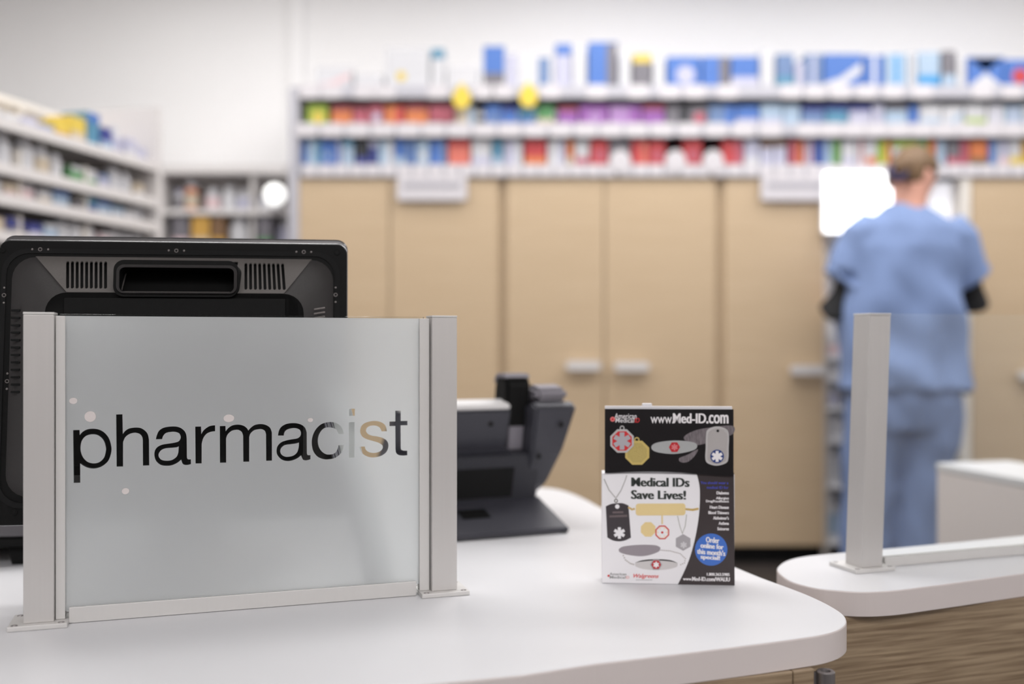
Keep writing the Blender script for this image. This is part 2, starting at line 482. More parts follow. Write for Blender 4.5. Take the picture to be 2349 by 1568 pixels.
GT = 'cartons on the top shelf over the cabinets'
top = [(722, 806, 150, 'white', 'pink', 'swoosh'), (812, 878, 168, 'white', None, ''), (884, 985, 108, 'white', 'yellow', 'smalldot'),
       (988, 1020, 108, 'white', 'teal', 'top'), (1026, 1098, 150, 'white', None, ''),
       (1108, 1158, 103, 'blue', 'grey', 'band'), (1161, 1186, 122, 'lavender', None, ''), (1190, 1262, 127, 'white', 'grey_blue', 'side'),
       (1274, 1312, 97, 'lavender', 'blue', 'top'), (1314, 1346, 104, 'white', None, ''), (1350, 1418, 94, 'blue', 'grey', 'side'),
       (1421, 1448, 118, 'white', None, ''), (1452, 1496, 121, 'grey', 'yellow', 'top'), (1499, 1527, 132, 'white', None, ''),
       (1531, 1609, 127, 'blue', 'lavender', 'dot'), (1612, 1676, 127, 'blue', 'grey', 'side'), (1679, 1743, 127, 'blue', 'lavender', 'band'),
       (1746, 1779, 112, 'white', None, ''), (1783, 1824, 121, 'grey_blue', 'teal', 'band'), (1827, 1848, 140, 'lavender', None, ''),
       (1850, 1889, 121, 'grey_blue', 'lavender', 'stripe'),
       (1892, 1984, 121, 'blue', 'white', 'swoosh'), (1987, 2031, 124, 'blue', 'white', 'stripe'), (2034, 2086, 121, 'pale_blue', 'cyan', 'stripe'),
       (2089, 2105, 117, 'white', None, ''), (2108, 2160, 117, 'pale_blue', 'cyan', 'band'), (2164, 2196, 114, 'grey', 'pale_blue', 'band'),
       (2199, 2220, 124, 'white', None, ''), (2223, 2308, 128, 'blue', 'white', 'cross'), (2311, 2372, 134, 'blue', 'red', 'dot'),
       (2376, 2450, 128, 'blue', 'white', 'swoosh'), (2455, 2530, 124, 'white', 'blue', 'band')]
for x0, x1, yt, m_, a_, s_ in top:
    carton(x0, x1, yt, ZR[2][1] - 0.006, m_, a_, s_, 'on the top shelf above the cabinets', GT, depth=0.13)
# round pale blue arc pack leans at the back
GM = 'cartons on the middle shelf over the cabinets'
mid = [(702, 750, 'lime', 'yellow', 'dot'), (758, 806, 'orange', 'maroon', 'top'), (809, 842, 'rose', 'maroon', 'top'), (844, 878, 'rose', 'lavender', 'dot'),
       (881, 926, 'orange', 'red', 'side'), (929, 981, 'orange', 'maroon', 'top'), (984, 1042, 'rose', 'maroon', 'band'), (1046, 1090, 'beige', 'pale_blue', 'side'),
       (1112, 1150, 'blue', 'grey_blue', 'dot'), (1152, 1188, 'blue', 'navy', 'top'), (1190, 1228, 'teal', 'blue', 'band'), (1232, 1272, 'green', 'beige', 'band'),
       (1280, 1326, 'purple', 'maroon', 'top'), (1330, 1396, 'purple', 'mauve', 'dot'), (1399, 1472, 'mauve', 'purple', 'side'), (1475, 1526, 'purple', 'maroon', 'top'),
       (1529, 1578, 'grey', 'black', 'side'), (1581, 1626, 'grey', 'rose', 'dot'), (1628, 1688, 'grey_blue', 'blue', 'side'), (1690, 1744, 'blue', 'lavender', 'band'),
       (1747, 1797, 'pale_blue', 'lavender', 'band'), (1799, 1838, 'pale_blue', None, ''), (1842, 1894, 'grey_blue', 'navy', 'top'), (1897, 1948, 'teal', 'navy', 'top'),
       (1951, 2002, 'lavender', 'navy', 'top'), (2005, 2030, 'lavender', None, ''), (2033, 2085, 'pale_blue', 'grey', 'top'), (2088, 2110, 'blue', None, ''),
       (2113, 2163, 'white', 'pale_blue', 'band'), (2166, 2214, 'white', 'pale_blue', 'swoosh'), (2218, 2266, 'white', 'lime', 'band'), (2270, 2308, 'white', 'lavender', 'stripe'),
       (2311, 2349, 'pale_blue', 'lavender', 'stripe'), (2353, 2400, 'white', 'lavender', 'band'), (2405, 2460, 'pale_blue', 'blue', 'top')]
for i, (x0, x1, m_, a_, s_) in enumerate(mid):
    carton(x0, x1, 237 + (i * 7) % 5, ZR[1][1] - 0.006, m_, a_, s_, 'on the middle shelf above the cabinets', GM, depth=0.2)
GB = 'cartons on the lowest shelf over the cabinets'
low = [(690, 701, 'blue', None, ''), (703, 734, 'pale_blue', 'teal', 'side'), (736, 759, 'blue', 'pale_blue', 'dot'), (761, 781, 'blue', 'lavender', 'side'),
       (784, 810, 'pale_blue', 'teal', 'top'), (815, 843, 'black', 'navy', 'band'), (846, 863, 'navy', 'lavender', 'top'), (866, 902, 'pale_blue', 'white', 'side'),
       (905, 928, 'blue', 'pale_blue', 'band'), (930, 951, 'grey_blue', 'blue', 'side'), (954, 984, 'pale_blue', 'white', 'dot'), (986, 1024, 'blue', 'grey_blue', 'side'),
       (1027, 1078, 'coral', 'red', 'top'), (1081, 1126, 'white', 'lavender', 'band'), (1129, 1153, 'teal', 'pale_blue', 'band'), (1156, 1198, 'lavender', 'white', 'side'),
       (1203, 1254, 'red', 'orange', 'band'), (1257, 1297, 'white', 'lavender', 'side'), (1300, 1317, 'orange', 'beige', 'band'), (1319, 1352, 'white', 'rose', 'band'),
       (1355, 1396, 'red', 'rose', 'dot'), (1398, 1446, 'grey', 'white', 'band'), (1449, 1486, 'red', 'coral', 'side'), (1488, 1528, 'red', 'rose', 'dot'),
       (1568, 1612, 'red', 'rose', 'dot'), (1657, 1706, 'red', 'rose', 'side'), (1709, 1744, 'lavender', 'white', 'band'),
       (1747, 1776, 'lavender', 'brown', 'top'), (1778, 1806, 'lavender', 'brown', 'top'), (1812, 1828, 'rose', None, ''), (1830, 1846, 'orange', 'red', 'stripe'),
       (1849, 1868, 'lavender', 'rose', 'stripe'), (1870, 1892, 'navy', 'blue', 'side'), (1895, 1911, 'pale_blue', None, ''), (1913, 1931, 'green', 'lime', 'stripe'),
       (1934, 1966, 'white', 'lavender', 'band'), (1969, 1989, 'white', 'red', 'stripe'), (1991, 2014, 'white', 'orange', 'band'), (2017, 2046, 'lime', 'orange', 'side'),
       (2050, 2108, 'white', 'lime', 'top'), (2111, 2132, 'lime', 'green', 'top'), (2134, 2150, 'orange', 'lime', 'band'), (2153, 2172, 'pale_blue', None, ''),
       (2176, 2205, 'grey', 'rose', 'band'), (2208, 2226, 'rose', None, ''), (2229, 2270, 'orange', 'brown', 'band'), (2273, 2291, 'blue', 'pale_blue', 'side'),
       (2295, 2318, 'lavender', 'pink', 'band'), (2321, 2345, 'white', 'yellow', 'band'), (2349, 2385, 'amber', 'yellow', 'band'), (2390, 2430, 'white', 'blue', 'band')]
for i, (x0, x1, m_, a_, s_) in enumerate(low):
    carton(x0, x1, 317 + (i * 5) % 4, ZR[0][1] - 0.006, m_, a_, s_, 'on the lowest shelf above the cabinets', GB, depth=0.2)

# hanging white signs below the lowest rail
for (x0, x1, lb) in ((912, 1072, 'white hanging sign on the cabinets behind the sign panel'), (1742, 1897, 'white hanging sign on the cabinet left of the alcove')):
    t = thing('hanging_sign', lb, 'sign', (xc((x0 + x1) / 2), DC - 0.022, zc(434)), group='white signs under the shelf rail')
    w = (xc(x1) - xc(x0)) / 2; h = 27 / F * DC
    bm = bmesh.new(); prism(bm, rrect(-w, w, -h, h, 0.012, 3), -0.002, 0.002, Matrix.Rotation(PI / 2, 4, 'X'))
    obj('sign_plate', bm, M_tag, t)
    obj('grey_band', B(-w * 0.82, w * 0.82, -0.0035, -0.002, h * 0.05, h * 0.5), cmat((168, 166, 174)), t)

# ------------------------------------------------------------------ alcove between the cabinets
A0, A1 = xc(1893), xc(2226)
AY = 4.5
t = thing('alcove_rack', 'white alcove rack behind the person between tan cabinets', 'rack', ((A0 + A1) / 2, DC, 0))
hw = (A1 - A0) / 2
obj('back_panel', B(-hw + 0.002, hw - 0.002, AY - DC, AY - DC + 0.02, 0, CABTOP), M_white, t)
obj('side_panel', B(-hw + 0.001, -hw + 0.015, 0.02, AY - DC, 0, CABTOP), M_beige, t)
obj('side_panel', B(hw - 0.04, hw - 0.001, -0.005, AY - DC, 0, CABTOP), M_beige, t)
RK = [zc(1245), zc(1115), zc(1010), zc(935), zc(868), zc(818)]
for z in RK:
    obj('shelf_board', B(-hw + 0.016, hw - 0.041, 0.03, AY - DC - 0.001, z - 0.014, z), M_white, t)
xa = (A0 + A1) / 2
GA = 'white bottles in the alcove rack'
kk = 0
for ri, z in enumerate(RK):
    gap = [0.20, 0.17, 0.11, 0.10, 0.075, 0.09][ri]
    x = A0 + 0.055
    while x < A1 - 0.09:
        kk += 1
        r = [0.040, 0.034, 0.036, 0.043, 0.036, 0.044][(ri + kk) % 6]
        lc = [None, 'pale_blue', None, 'pink', None, 'lavender', None][kk % 7]
        bottle(x + r - 0.04, DC + 0.09, z, r, gap, 'white', 'on the %s rack shelf behind the person' % ['lowest', 'second', 'third', 'fourth', 'fifth', 'sixth'][ri], GA, labelc=lc)
        x += 2 * r + 0.012
# lit screen left of the person's head
scx, scz = xc(1975, 4.12), zc(461, 4.12)
t = thing('wall_screen', 'glowing blank white screen left of the person\'s head', 'screen', (scx, 4.16, scz))
sw, shh = 78 / F * 4.12, 69 / F * 4.12
bm = bmesh.new(); prism(bm, rrect(-sw - 0.004, sw + 0.004, -shh - 0.004, shh + 0.004, 0.014), -0.03, 0.0, Matrix.Rotation(PI / 2, 4, 'X'))
obj('screen_housing', bm, M_white, t)
bm = bmesh.new(); prism(bm, rrect(-sw, sw, -shh, shh, 0.01), 0.0005, 0.003, Matrix.Rotation(PI / 2, 4, 'X'))
o = obj('glow_panel', bm, mat('lit_screen', (255, 255, 255), 0.4, emit=2.6), t)
obj('mount_arm', B(-0.02, 0.02, 0.03, AY - 4.16, -0.02, 0.02), M_white, t)
# added glowing panel, brightens the right part of the alcove
lx0, lx1, lz1, lz0 = xc(2128, 4.3), xc(2203, 4.3), CABTOP - 0.003, zc(640, 4.3)
t = thing('glow_panel', 'softly backlit white panel right of the person\'s head', 'panel', ((lx0 + lx1) / 2, 4.3, (lz0 + lz1) / 2))
obj('glow_backing', B(-(lx1 - lx0) / 2 - 0.004, (lx1 - lx0) / 2 + 0.002, 0.0, 0.03, -(lz1 - lz0) / 2 - 0.004, (lz1 - lz0) / 2, 0.002), M_white, t)
obj('added_glow', B(-(lx1 - lx0) / 2, (lx1 - lx0) / 2, -0.003, -0.0005, -(lz1 - lz0) / 2, (lz1 - lz0) / 2 - 0.002), mat('alcove_glow', (250, 250, 255), 0.5, emit=0.6), t)

# ------------------------------------------------------------------ shelving on the left, running away from the camera
SD = Vector((0.255, 1.0, 0)).normalized()                  # direction of the run
E = P(352, 775, 3.6)                                        # far end, front edge
LEN = 1.15
ang = math.atan2(SD.y, SD.x)
M_gond = mat('gondola_enamel', (214, 210, 209), 0.55)
lt = thing('gondola_shelving', 'white pharmacy shelving at the left packed with boxes and bottles', 'shelving', (E.x - SD.x * LEN, E.y - SD.y * LEN, 0), rz=ang)
# local: x along run (0..LEN), y to the left/back (depth), z up
LZ = [CAMZ + v for v in (0.20, 0.318, 0.425, 0.514, 0.645)]
TOPZ = CAMZ + 0.80
for z in [0.1, 0.4, 0.7, 0.9] + LZ:
    obj('shelf_board', B(0, LEN, 0.0, 0.28, z - 0.012, z, 0.001), M_gond, lt)
    obj('price_rail', B(0, LEN, -0.014, -0.001, z - 0.03, z + 0.004, 0.002), M_gond, lt)
obj('back_panel', B(0, LEN, 0.285, 0.3, 0, TOPZ), M_beige, lt)
obj('top_rail', B(0, LEN, 0.255, 0.284, TOPZ - 0.02, TOPZ), M_beige, lt)
obj('side_panel', B(LEN, LEN + 0.02, -0.02, 0.3, 0, TOPZ + 0.05), M_gond, lt)
for u in (0.02, 0.50, 0.80):
    obj('upright', B(u - 0.012, u + 0.012, 0.262, 0.2845, 0.0, TOPZ), M_beige, lt)
    for z in LZ[:4]:
        obj('divider', B(u - 0.004, u + 0.004, 0.01, 0.26, z + 0.0005, z + 0.06), M_beige, lt)
LM = lt.matrix_world.copy()
LM = Matrix.Translation(lt.location) @ Matrix.Rotation(ang, 4, 'Z')
def at_left(u, v, z):
    return LM @ Vector((u, v, z))
def lcarton(u, w, z, h, main, accent, where, dep=0.1, v=0.02, style='band'):
    p = at_left(u, v, z)
    word = WORDS.get(main, main)
    t = thing('carton', '', 'box', p, rz=ang, group='stock on the left shelving')
    pending.append((t, '%s carton%s' % (word, (' with %s print' % WORDS.get(accent, accent)) if accent else ''), where))
    obj('box_body', B(-w / 2, w / 2, 0, dep, 0, h, 0.0015, 1), cmat(PRINTCOL[main]), t)
    if accent:
        zz = {'band': (0.1, 0.42), 'top': (0.72, 0.97)}[style]
        obj('printed_panel', B(-w / 2, w / 2, -0.001, 0.0005, h * zz[0], h * zz[1]), cmat(PRINTCOL[accent]), t)
names = ['on the lowest visible shelf at left', 'on the fourth shelf down at left', 'on the third shelf down at left', 'on the second shelf down at left', 'on the top shelf at left']
rowitems = {
    4: [('c', .05, .07, .035, 'white', None), ('c', .16, .08, .03, 'white', 'lime'), ('c', .27, .08, .035, 'lavender', 'white'), ('c', .37, .09, .03, 'lavender', 'grey_blue'),
        ('c', .48, .09, .055, 'yellow', 'amber'), ('c', .59, .10, .085, 'yellow', 'beige'), ('c', .70, .08, .115, 'teal', 'blue'), ('c', .80, .08, .08, 'navy', 'pale_blue'),
        ('b', .90, .03, .10, 'white', 'lavender'), ('c', 1.0, .08, .07, 'lavender', 'white'), ('c', 1.09, .07, .05, 'lavender', None)],
    3: [('b', .05, .034, .11, 'white', None), ('b', .13, .034, .10, 'white', None), ('b', .27, .04, .105, 'white', None), ('b', .37, .04, .095, 'white', 'beige'),
        ('b', .46, .03, .08, 'white', None), ('c', .58, .08, .055, 'green', 'white'), ('c', .68, .08, .055, 'white', 'green'), ('c', .78, .07, .05, 'lavender', 'grey_blue'),
        ('b', .89, .036, .085, 'white', None), ('b', .98, .03, .08, 'white', None), ('c', 1.07, .07, .05, 'beige', 'white')],
    2: [('c', .05, .08, .05, 'white', None), ('c', .15, .08, .045, 'beige', 'pink'), ('c', .25, .07, .05, 'pink', 'white'), ('c', .36, .08, .045, 'white', 'beige'),
        ('c', .47, .10, .055, 'pale_blue', 'blue'), ('c', .59, .06, .03, 'grey', None), ('c', .68, .08, .055, 'teal', 'navy'), ('c', .78, .10, .05, 'pale_blue', 'blue'),
        ('c', .89, .09, .04, 'pale_blue', 'white'), ('c', .99, .07, .04, 'white', None), ('b', 1.08, .025, .06, 'white', None)],
    1: [('c', .06, .10, .045, 'beige', None), ('c', .18, .10, .05, 'navy', 'grey'), ('c', .30, .08, .045, 'navy', 'lavender'), ('c', .40, .08, .05, 'pale_blue', 'white'),
        ('b', .50, .03, .07, 'white', None), ('b', .59, .036, .07, 'white', None), ('b', .69, .036, .075, 'white', None), ('c', .79, .07, .05, 'pink', 'white'),
        ('b', .89, .03, .07, 'white', None), ('b', .98, .03, .065, 'white', None), ('b', 1.07, .03, .07, 'white', None)],
    0: [('c', .08, .12, .06, 'lavender', 'white'), ('c', .22, .10, .07, 'pale_blue', 'white'), ('c', .36, .12, .06, 'white', 'lavender'), ('b', .50, .035, .09, 'white', None),
        ('b', .60, .035, .09, 'white', None), ('c', .74, .12, .06, 'white', 'pale_blue'), ('b', .88, .035, .09, 'white', None), ('c', 1.02, .12, .07, 'beige', 'white')]}
for ri, items in rowitems.items():
    z = LZ[ri]
    for it in items:
        k, u, w, h, a_, c_ = it
        u = 0.37 + u * 0.68; w = w * (0.72 if k == 'c' else 0.8)
        if k == 'c': lcarton(u, w, z + 0.0005, h, a_, c_, names[ri], style='top' if (u * 100) % 2 < 1 else 'band')
        else:
            p = at_left(u, 0.02 + w, z + 0.0005)
            bottle(p.x, p.y, p.z, w, h, 'white', names[ri], 'stock on the left shelving', bodyc=a_, labelc=c_)

# ------------------------------------------------------------------ small shelving against the back wall
DM = 4.34
def xm(px): return xc(px, DM)
def zm_(py): return zc(py, DM)
bt = thing('back_shelving', 'low white shelving against the wall between the racks', 'shelving', (xm(520), DM, 0))
def bx(px): return xm(px) - xm(520)
x0, x1 = bx(372), bx(660)
obj('top_board', B(x0, x1, 0, 0.26, zm_(398), zm_(378), 0.002), M_gond, bt)
for py in (480, 572, 680, 800, 930, 1080):
    obj('shelf_board', B(x0 + 0.001, x1 - 0.001, 0.0, 0.255, zm_(py + 12), zm_(py), 0.002), M_gond, bt)
obj('side_panel', B(x0 - 0.02, x0 - 0.0005, 0, 0.26, 0, zm_(378)), M_gond, bt)
obj('side_panel', B(x1 + 0.0005, x1 + 0.02, 0, 0.26, 0, zm_(378)), M_gond, bt)
obj('back_panel', B(x0, x1, 0.256, 0.268, 0, zm_(399)), mat('taupe_panel', (200, 192, 188), 0.7), bt)
obj('divider', B(bx(572), bx(580), 0.02, 0.255, zm_(1080), zm_(399)), M_gond, bt)
W2 = 'on the low shelving under the bare wall'
GS = 'stock on the low shelving under the bare wall'
def bb(px, py0, wpx, py1, cap, body, lab, noun='bottle'):
    bottle(xm(px), DM + 0.07, zm_(py0), wpx / 2 / F * DM, zm_(py1) - zm_(py0), cap, W2, GS, bodyc=body, labelc=lab, noun=noun)
bb(428, 480, 30, 412, 'white', 'orange', 'beige')
bb(400, 480, 26, 430, 'lavender', 'white', 'grey')
bb(478, 480, 34, 428, 'white', 'white', 'pink'); bb(516, 480, 34, 424, 'white', 'white', None); bb(550, 480, 30, 430, 'white', 'white', 'lavender')
bb(600, 480, 30, 440, 'grey', 'lavender', 'white')
for (a_, b_, c_, d_, yt, yb) in ((392, 430, 'grey', 'pink', 496, 572), (436, 478, 'amber', 'beige', 492, 572), (481, 514, 'brown', 'amber', 494, 572), (588, 622, 'grey', 'green', 498, 572)):
    carton(a_, b_, yt, zm_(yb), c_, d_, 'band', W2, GS, d=DM, depth=0.12)
bb(540, 572, 46, 492, 'white', 'white', None)
bb(643, 572, 26, 500, 'white', 'lavender', None)
t = thing('round_globe_lamp', 'small glowing round white lamp at the right end of the low shelving', 'lamp', (xm(636), DM - 0.045, zm_(480)))
bm = bmesh.new(); r0 = 0.046
lathe(bm, [(0, 0.012)] + [(r0 * math.sin(PI * k / 10), 0.012 + r0 - r0 * math.cos(PI * k / 10)) for k in range(1, 10)] + [(0, 0.012 + 2 * r0)], 18)
obj('globe', bm, mat('globe_glass', (255, 255, 252), 0.4, emit=1.3), t, smooth=True)
bm = bmesh.new(); lathe(bm, [(0, 0), (0.028, 0), (0.028, 0.006), (0.018, 0.016), (0, 0.016)], 16)
box(bm, -0.012, 0.012, 0.0, 0.05, -0.004, 0.0)
obj('lamp_base', bm, M_white, t)

# ------------------------------------------------------------------ counters
def offset_in(pts, d):
    n = len(pts); out = []
    for i in range(n):
        a, b, c = Vector(pts[i - 1]), Vector(pts[i]), Vector(pts[(i + 1) % n])
        t = ((b - a).normalized() + (c - b).normalized())
        if t.length < 1e-6: out.append(tuple(b)); continue
        t.normalize(); nn = Vector((-t.y, t.x))
        out.append(tuple(b + nn * d))
    return out
def counter_slab(name, pts, thick, parent):
    """rounded-edge worktop from a counter-clockwise outline"""
    bm = bmesh.new(); n = len(pts)
    area2 = sum(pts[i][0] * pts[(i + 1) % n][1] - pts[(i + 1) % n][0] * pts[i][1] for i in range(n))
    if area2 < 0: pts = pts[::-1]
    levels = [(0.0, -thick), (0.0, -0.0022), (0.0006, -0.0008), (0.002, 0.0)]
    rings = []
    for off, z in levels:
        q = offset_in(pts, off)
        rings.append([bm.verts.new((x, y, z)) for x, y in q])
    bm.faces.new(rings[0][::-1])
    for a, b in zip(rings, rings[1:]):
        for i in range(n): bm.faces.new((a[i], a[(i + 1) % n], b[(i + 1) % n], b[i]))
    bm.faces.new(rings[-1])
    me = bpy.data.meshes.new(name); bmesh.ops.recalc_face_normals(bm, faces=bm.faces); bm.to_mesh(me); bm.free()
    o = bpy.data.objects.new(name, me); COL.objects.link(o); o.parent = parent
    me.materials.append(M_lam); me.materials.append(M_edge)
    for p in me.polygons: p.material_index = 0 if p.normal.z > 0.5 else 1
    return o
TH = 0.0295
# left counter: outline traced on the counter plane
pix = [(-700, 1790), (-200, 1690), (300, 1640), (700, 1600), (970, 1568), (1200, 1546), (1367, 1520), (1560, 1497), (1743, 1474.5), (1820, 1464), (1874, 1456), (1905, 1449), (1926, 1441), (1939, 1431),
       (1942, 1421), (1936, 1409), (1919, 1396), (1890, 1380), (1850, 1362), (1800, 1343), (1750, 1325), (1691, 1301), (1600, 1262), (1500, 1219), (1385, 1166), (1345, 1145), (1310, 1130), (1282, 1122), (1262, 1119), (1230, 1117)]
out = [tuple(G(x, y).xy) for x, y in pix]
L0 = G(1230, 1117)
th = math.radians(18.3)
back_end = (L0.x - 2.2 * math.cos(th), L0.y - 2.2 * math.sin(th) * 0.9)
out += [back_end, (back_end[0], 0.35)]
out = [p for p in out]
lc = thing('left_counter', 'white-topped counter carrying the pharmacist sign, monitor and phone', 'counter', (0, 0, COUNTER))
lc.name = 'service_counter'
counter_slab('worktop', smooth_outline([(p[0], p[1]) if 9 < i < 29 else (p[0], p[1], 1) for i, p in enumerate(out)], 4), TH, lc)
CT, ST = math.cos(th), math.sin(th)
def along(p, u, v): return Vector((p.x + u * CT - v * ST, p.y + u * ST + v * CT))
# wooden front below the left counter
Pf = G(1868, 1532, COUNTER - TH)                # right end of the front panel, just below the slab
def plank(name, p, u0, u1, v0, v1, z0, z1, m, parent, bevel=0.001):
    bm = bmesh.new()
    Mx = Matrix.Translation((p.x, p.y, 0)) @ Matrix.Rotation(th, 4, 'Z')
    bm2 = box(bmesh.new(), u0, u1, v0, v1, z0, z1, bevel)
    me = bpy.data.meshes.new(name); bm2.to_mesh(me); bm2.free()
    me.materials.append(m)
    o = bpy.data.objects.new(name, me); COL.objects.link(o); o.parent = parent
    o.matrix_local = Matrix.Translation((0, 0, -COUNTER)) @ Mx
    return o
plank('front_panel', Pf, -1.6, -0.0245, 0, 0.02, -0.0 + 0.02, COUNTER - TH - 0.0005, M_oak, lc)
plank('front_panel', Pf, -0.0235, 0.0, 0, 0.02, 0.02, COUNTER - TH - 0.0005, M_oak, lc)
plank('end_panel', Pf, -0.022, -0.002, 0.0205, 0.55, 0.02, COUNTER - TH - 0.0005, M_oak, lc)
plank('plinth', Pf, -1.6, -0.03, 0.03, 0.05, 0.0, 0.0195, M_void, lc)

# right counter
pix = [(1782.6, 1300.5), (1784, 1309), (1794, 1319), (1813, 1331), (1845, 1341), (1880, 1348.5), (1917, 1352), (1950, 1354.5), (1986, 1355.5), (2020, 1354.5), (2062, 1351.3), (2120, 1344), (2200, 1333.5), (2349, 1313), (2700, 1268), (3300, 1196)]
pb = [(3300, 1140), (2700, 1190), (2349, 1226), (2200, 1241), (2050, 1255), (1985, 1261), (1937, 1266), (1880, 1271), (1845, 1275), (1815, 1281), (1795, 1289)]
out2 = [tuple(G(x, y).xy) for x, y in pix + pb]
rc = thing('return_counter', 'round-ended white counter at the right with clear glass screen', 'counter', (0, 0, COUNTER))
counter_slab('worktop', smooth_outline([(p[0], p[1], 1) if 11 < i < 20 else (p[0], p[1]) for i, p in enumerate(out2)], 4), TH, rc)
Pr = G(1990, 1414, COUNTER - TH)
plank('front_panel', Pr, -0.16, 1.4, 0.012, 0.03, 0.02, COUNTER - TH - 0.0005, M_oak, rc)
plank('plinth', Pr, -0.1, 1.4, 0.05, 0.07, 0.0, 0.0195, M_void, rc)
plank('end_panel', Pr, -0.10, -0.082, 0.031, 0.13, 0.02, COUNTER - TH - 0.0005, M_oak, rc)

# gate hinge
hg = G(1897, 1532, COUNTER - TH)
t = thing('gate_hinge', 'dull steel barrel hinge under the rounded counter corner', 'hinge', (hg.x, hg.y + 0.004, 0))
zt = COUNTER - TH - 0.0035
r = 21 / F * hg.y
for k in range(3):
    bm = bmesh.new()
    z1 = zt - k * 0.0285
    lathe(bm, [(r * 0.5, z1 - 0.004), (r * 0.55, z1 - 0.0003), (r * 0.9, z1), (r, z1 - 0.001), (r, z1 - 0.0265), (r * 0.9, z1 - 0.0275), (0, z1 - 0.0275)], 24)
    obj('hinge_knuckle', bm, M_steel, t, smooth=False)
bm = bmesh.new(); lathe(bm, [(0, zt - 0.09), (r * 0.45, zt - 0.09), (r * 0.45, zt - 0.003), (0, zt - 0.003)], 16)
obj('hinge_pin', bm, M_black, t)
obj('hinge_leaf', B(-0.034, -r * 0.7, 0.001, 0.004, zt - 0.09, zt - 0.002), M_steel, t)

# ------------------------------------------------------------------ pharmacist sign
GLp = G(158, 1430); GRp = G(955, 1366)
base = Vector((GLp.x, GLp.y, COUNTER))
dirv = (GRp - GLp).xy; sang = math.atan2(dirv.y, dirv.x); SL = dirv.length
sg = thing('counter_sign', 'frosted glass sign reading pharmacist between two aluminium posts', 'sign', base, rz=sang)
SM = Matrix.Translation(base) @ Matrix.Rotation(sang, 4, 'Z')
SMi = SM.inverted()
O_ = SMi @ Vector((0, 0, CAMZ))
def on_sheet(px, py, v):
    """local (u, z) where the picture ray meets the sign's plane y = v"""
    q = SMi @ P(px, py, 1.0); dd = q - O_
    k = (v - O_.y) / dd.y
    r_ = O_ + dd * k
    return (r_.x, r_.z)
def aludx(px, py, v): return on_sheet(px, py, v)[0]
SV = 0.004                                     # film plane behind the rail front
# extents
uL = aludx(150, 1000, SV); uR = aludx(961, 1000, SV)
zT = on_sheet(540, 727, SV)[1]
rail_h = on_sheet(160, 1393, 0)[1]
# posts: left
pl0, pl1 = aludx(53, 1200, -0.006), aludx(123.5, 1200, -0.006)
pr0, pr1 = aludx(991, 1150, -0.006), aludx(1048.5, 1150, -0.006)
pth = on_sheet(80, 717, -0.006)[1]
pthr = on_sheet(1020, 724, -0.006)[1]
zp = (pth + pthr) / 2
def post(u0, u1, f0, f1, plate, name='post'):
    o = obj('post', B(u0, u1, -0.006, 0.024, 0.005, zp - 0.002, 0.0007), M_alu, sg)
    obj('post_cap', B(u0 - 0.0002, u1 + 0.0002, -0.0062, 0.0242, zp - 0.0018, zp + 0.0005, 0.0004), M_alu2, sg)
    obj('glass_channel', B(f0, f1, 0.0005, 0.0035, 0.0052, zp - 0.003, 0.0005), M_alu2, sg)
    obj('glass_channel', B(f0, f1, 0.0105, 0.0135, 0.0052, zp - 0.003, 0.0005), M_alu2, sg)
    bp = obj('base_plate', B(plate[0], plate[1], -0.0155, 0.034, 0.0002, 0.005, 0.0005), M_alu2, sg)
    for sx_, sy_ in ((plate[0] + 0.006, -0.0105), (plate[1] - 0.006, -0.0105), (plate[0] + 0.006, 0.029), (plate[1] - 0.006, 0.029)):
        bm = bmesh.new()
        lathe(bm, [(0, 0.0047), (0.0012, 0.0047), (0.0014, 0.0052), (0.0031, 0.0054), (0.0033, 0.005), (0.0034, 0.0045)], 14, Matrix.Translation((sx_, sy_, 0)))
        obj('screw', bm, M_steel, bp)
post(pl0, pl1, pl1 + 0.0008, uL + 0.0002, (pl0 - 0.0135, pl1 + 0.0135))
post(pr0, pr1, uR, pr0 - 0.0016, (pr0 - 0.0135, pr1 + 0.0125))
obj('bottom_rail', B(0.0, SL, 0.0, 0.0035, 0.0005, rail_h, 0.0004), M_alu2, sg)
obj('bottom_rail', B(0.0, SL, 0.0105, 0.0135, 0.0005, rail_h, 0.0004), M_alu2, sg)
# clear glass sheet
obj('glass_sheet', B(uL - 0.006, uR + 0.006, SV + 0.0006, SV + 0.0056, 0.0015, zT + 0.0018, 0.0003), M_glass, sg)
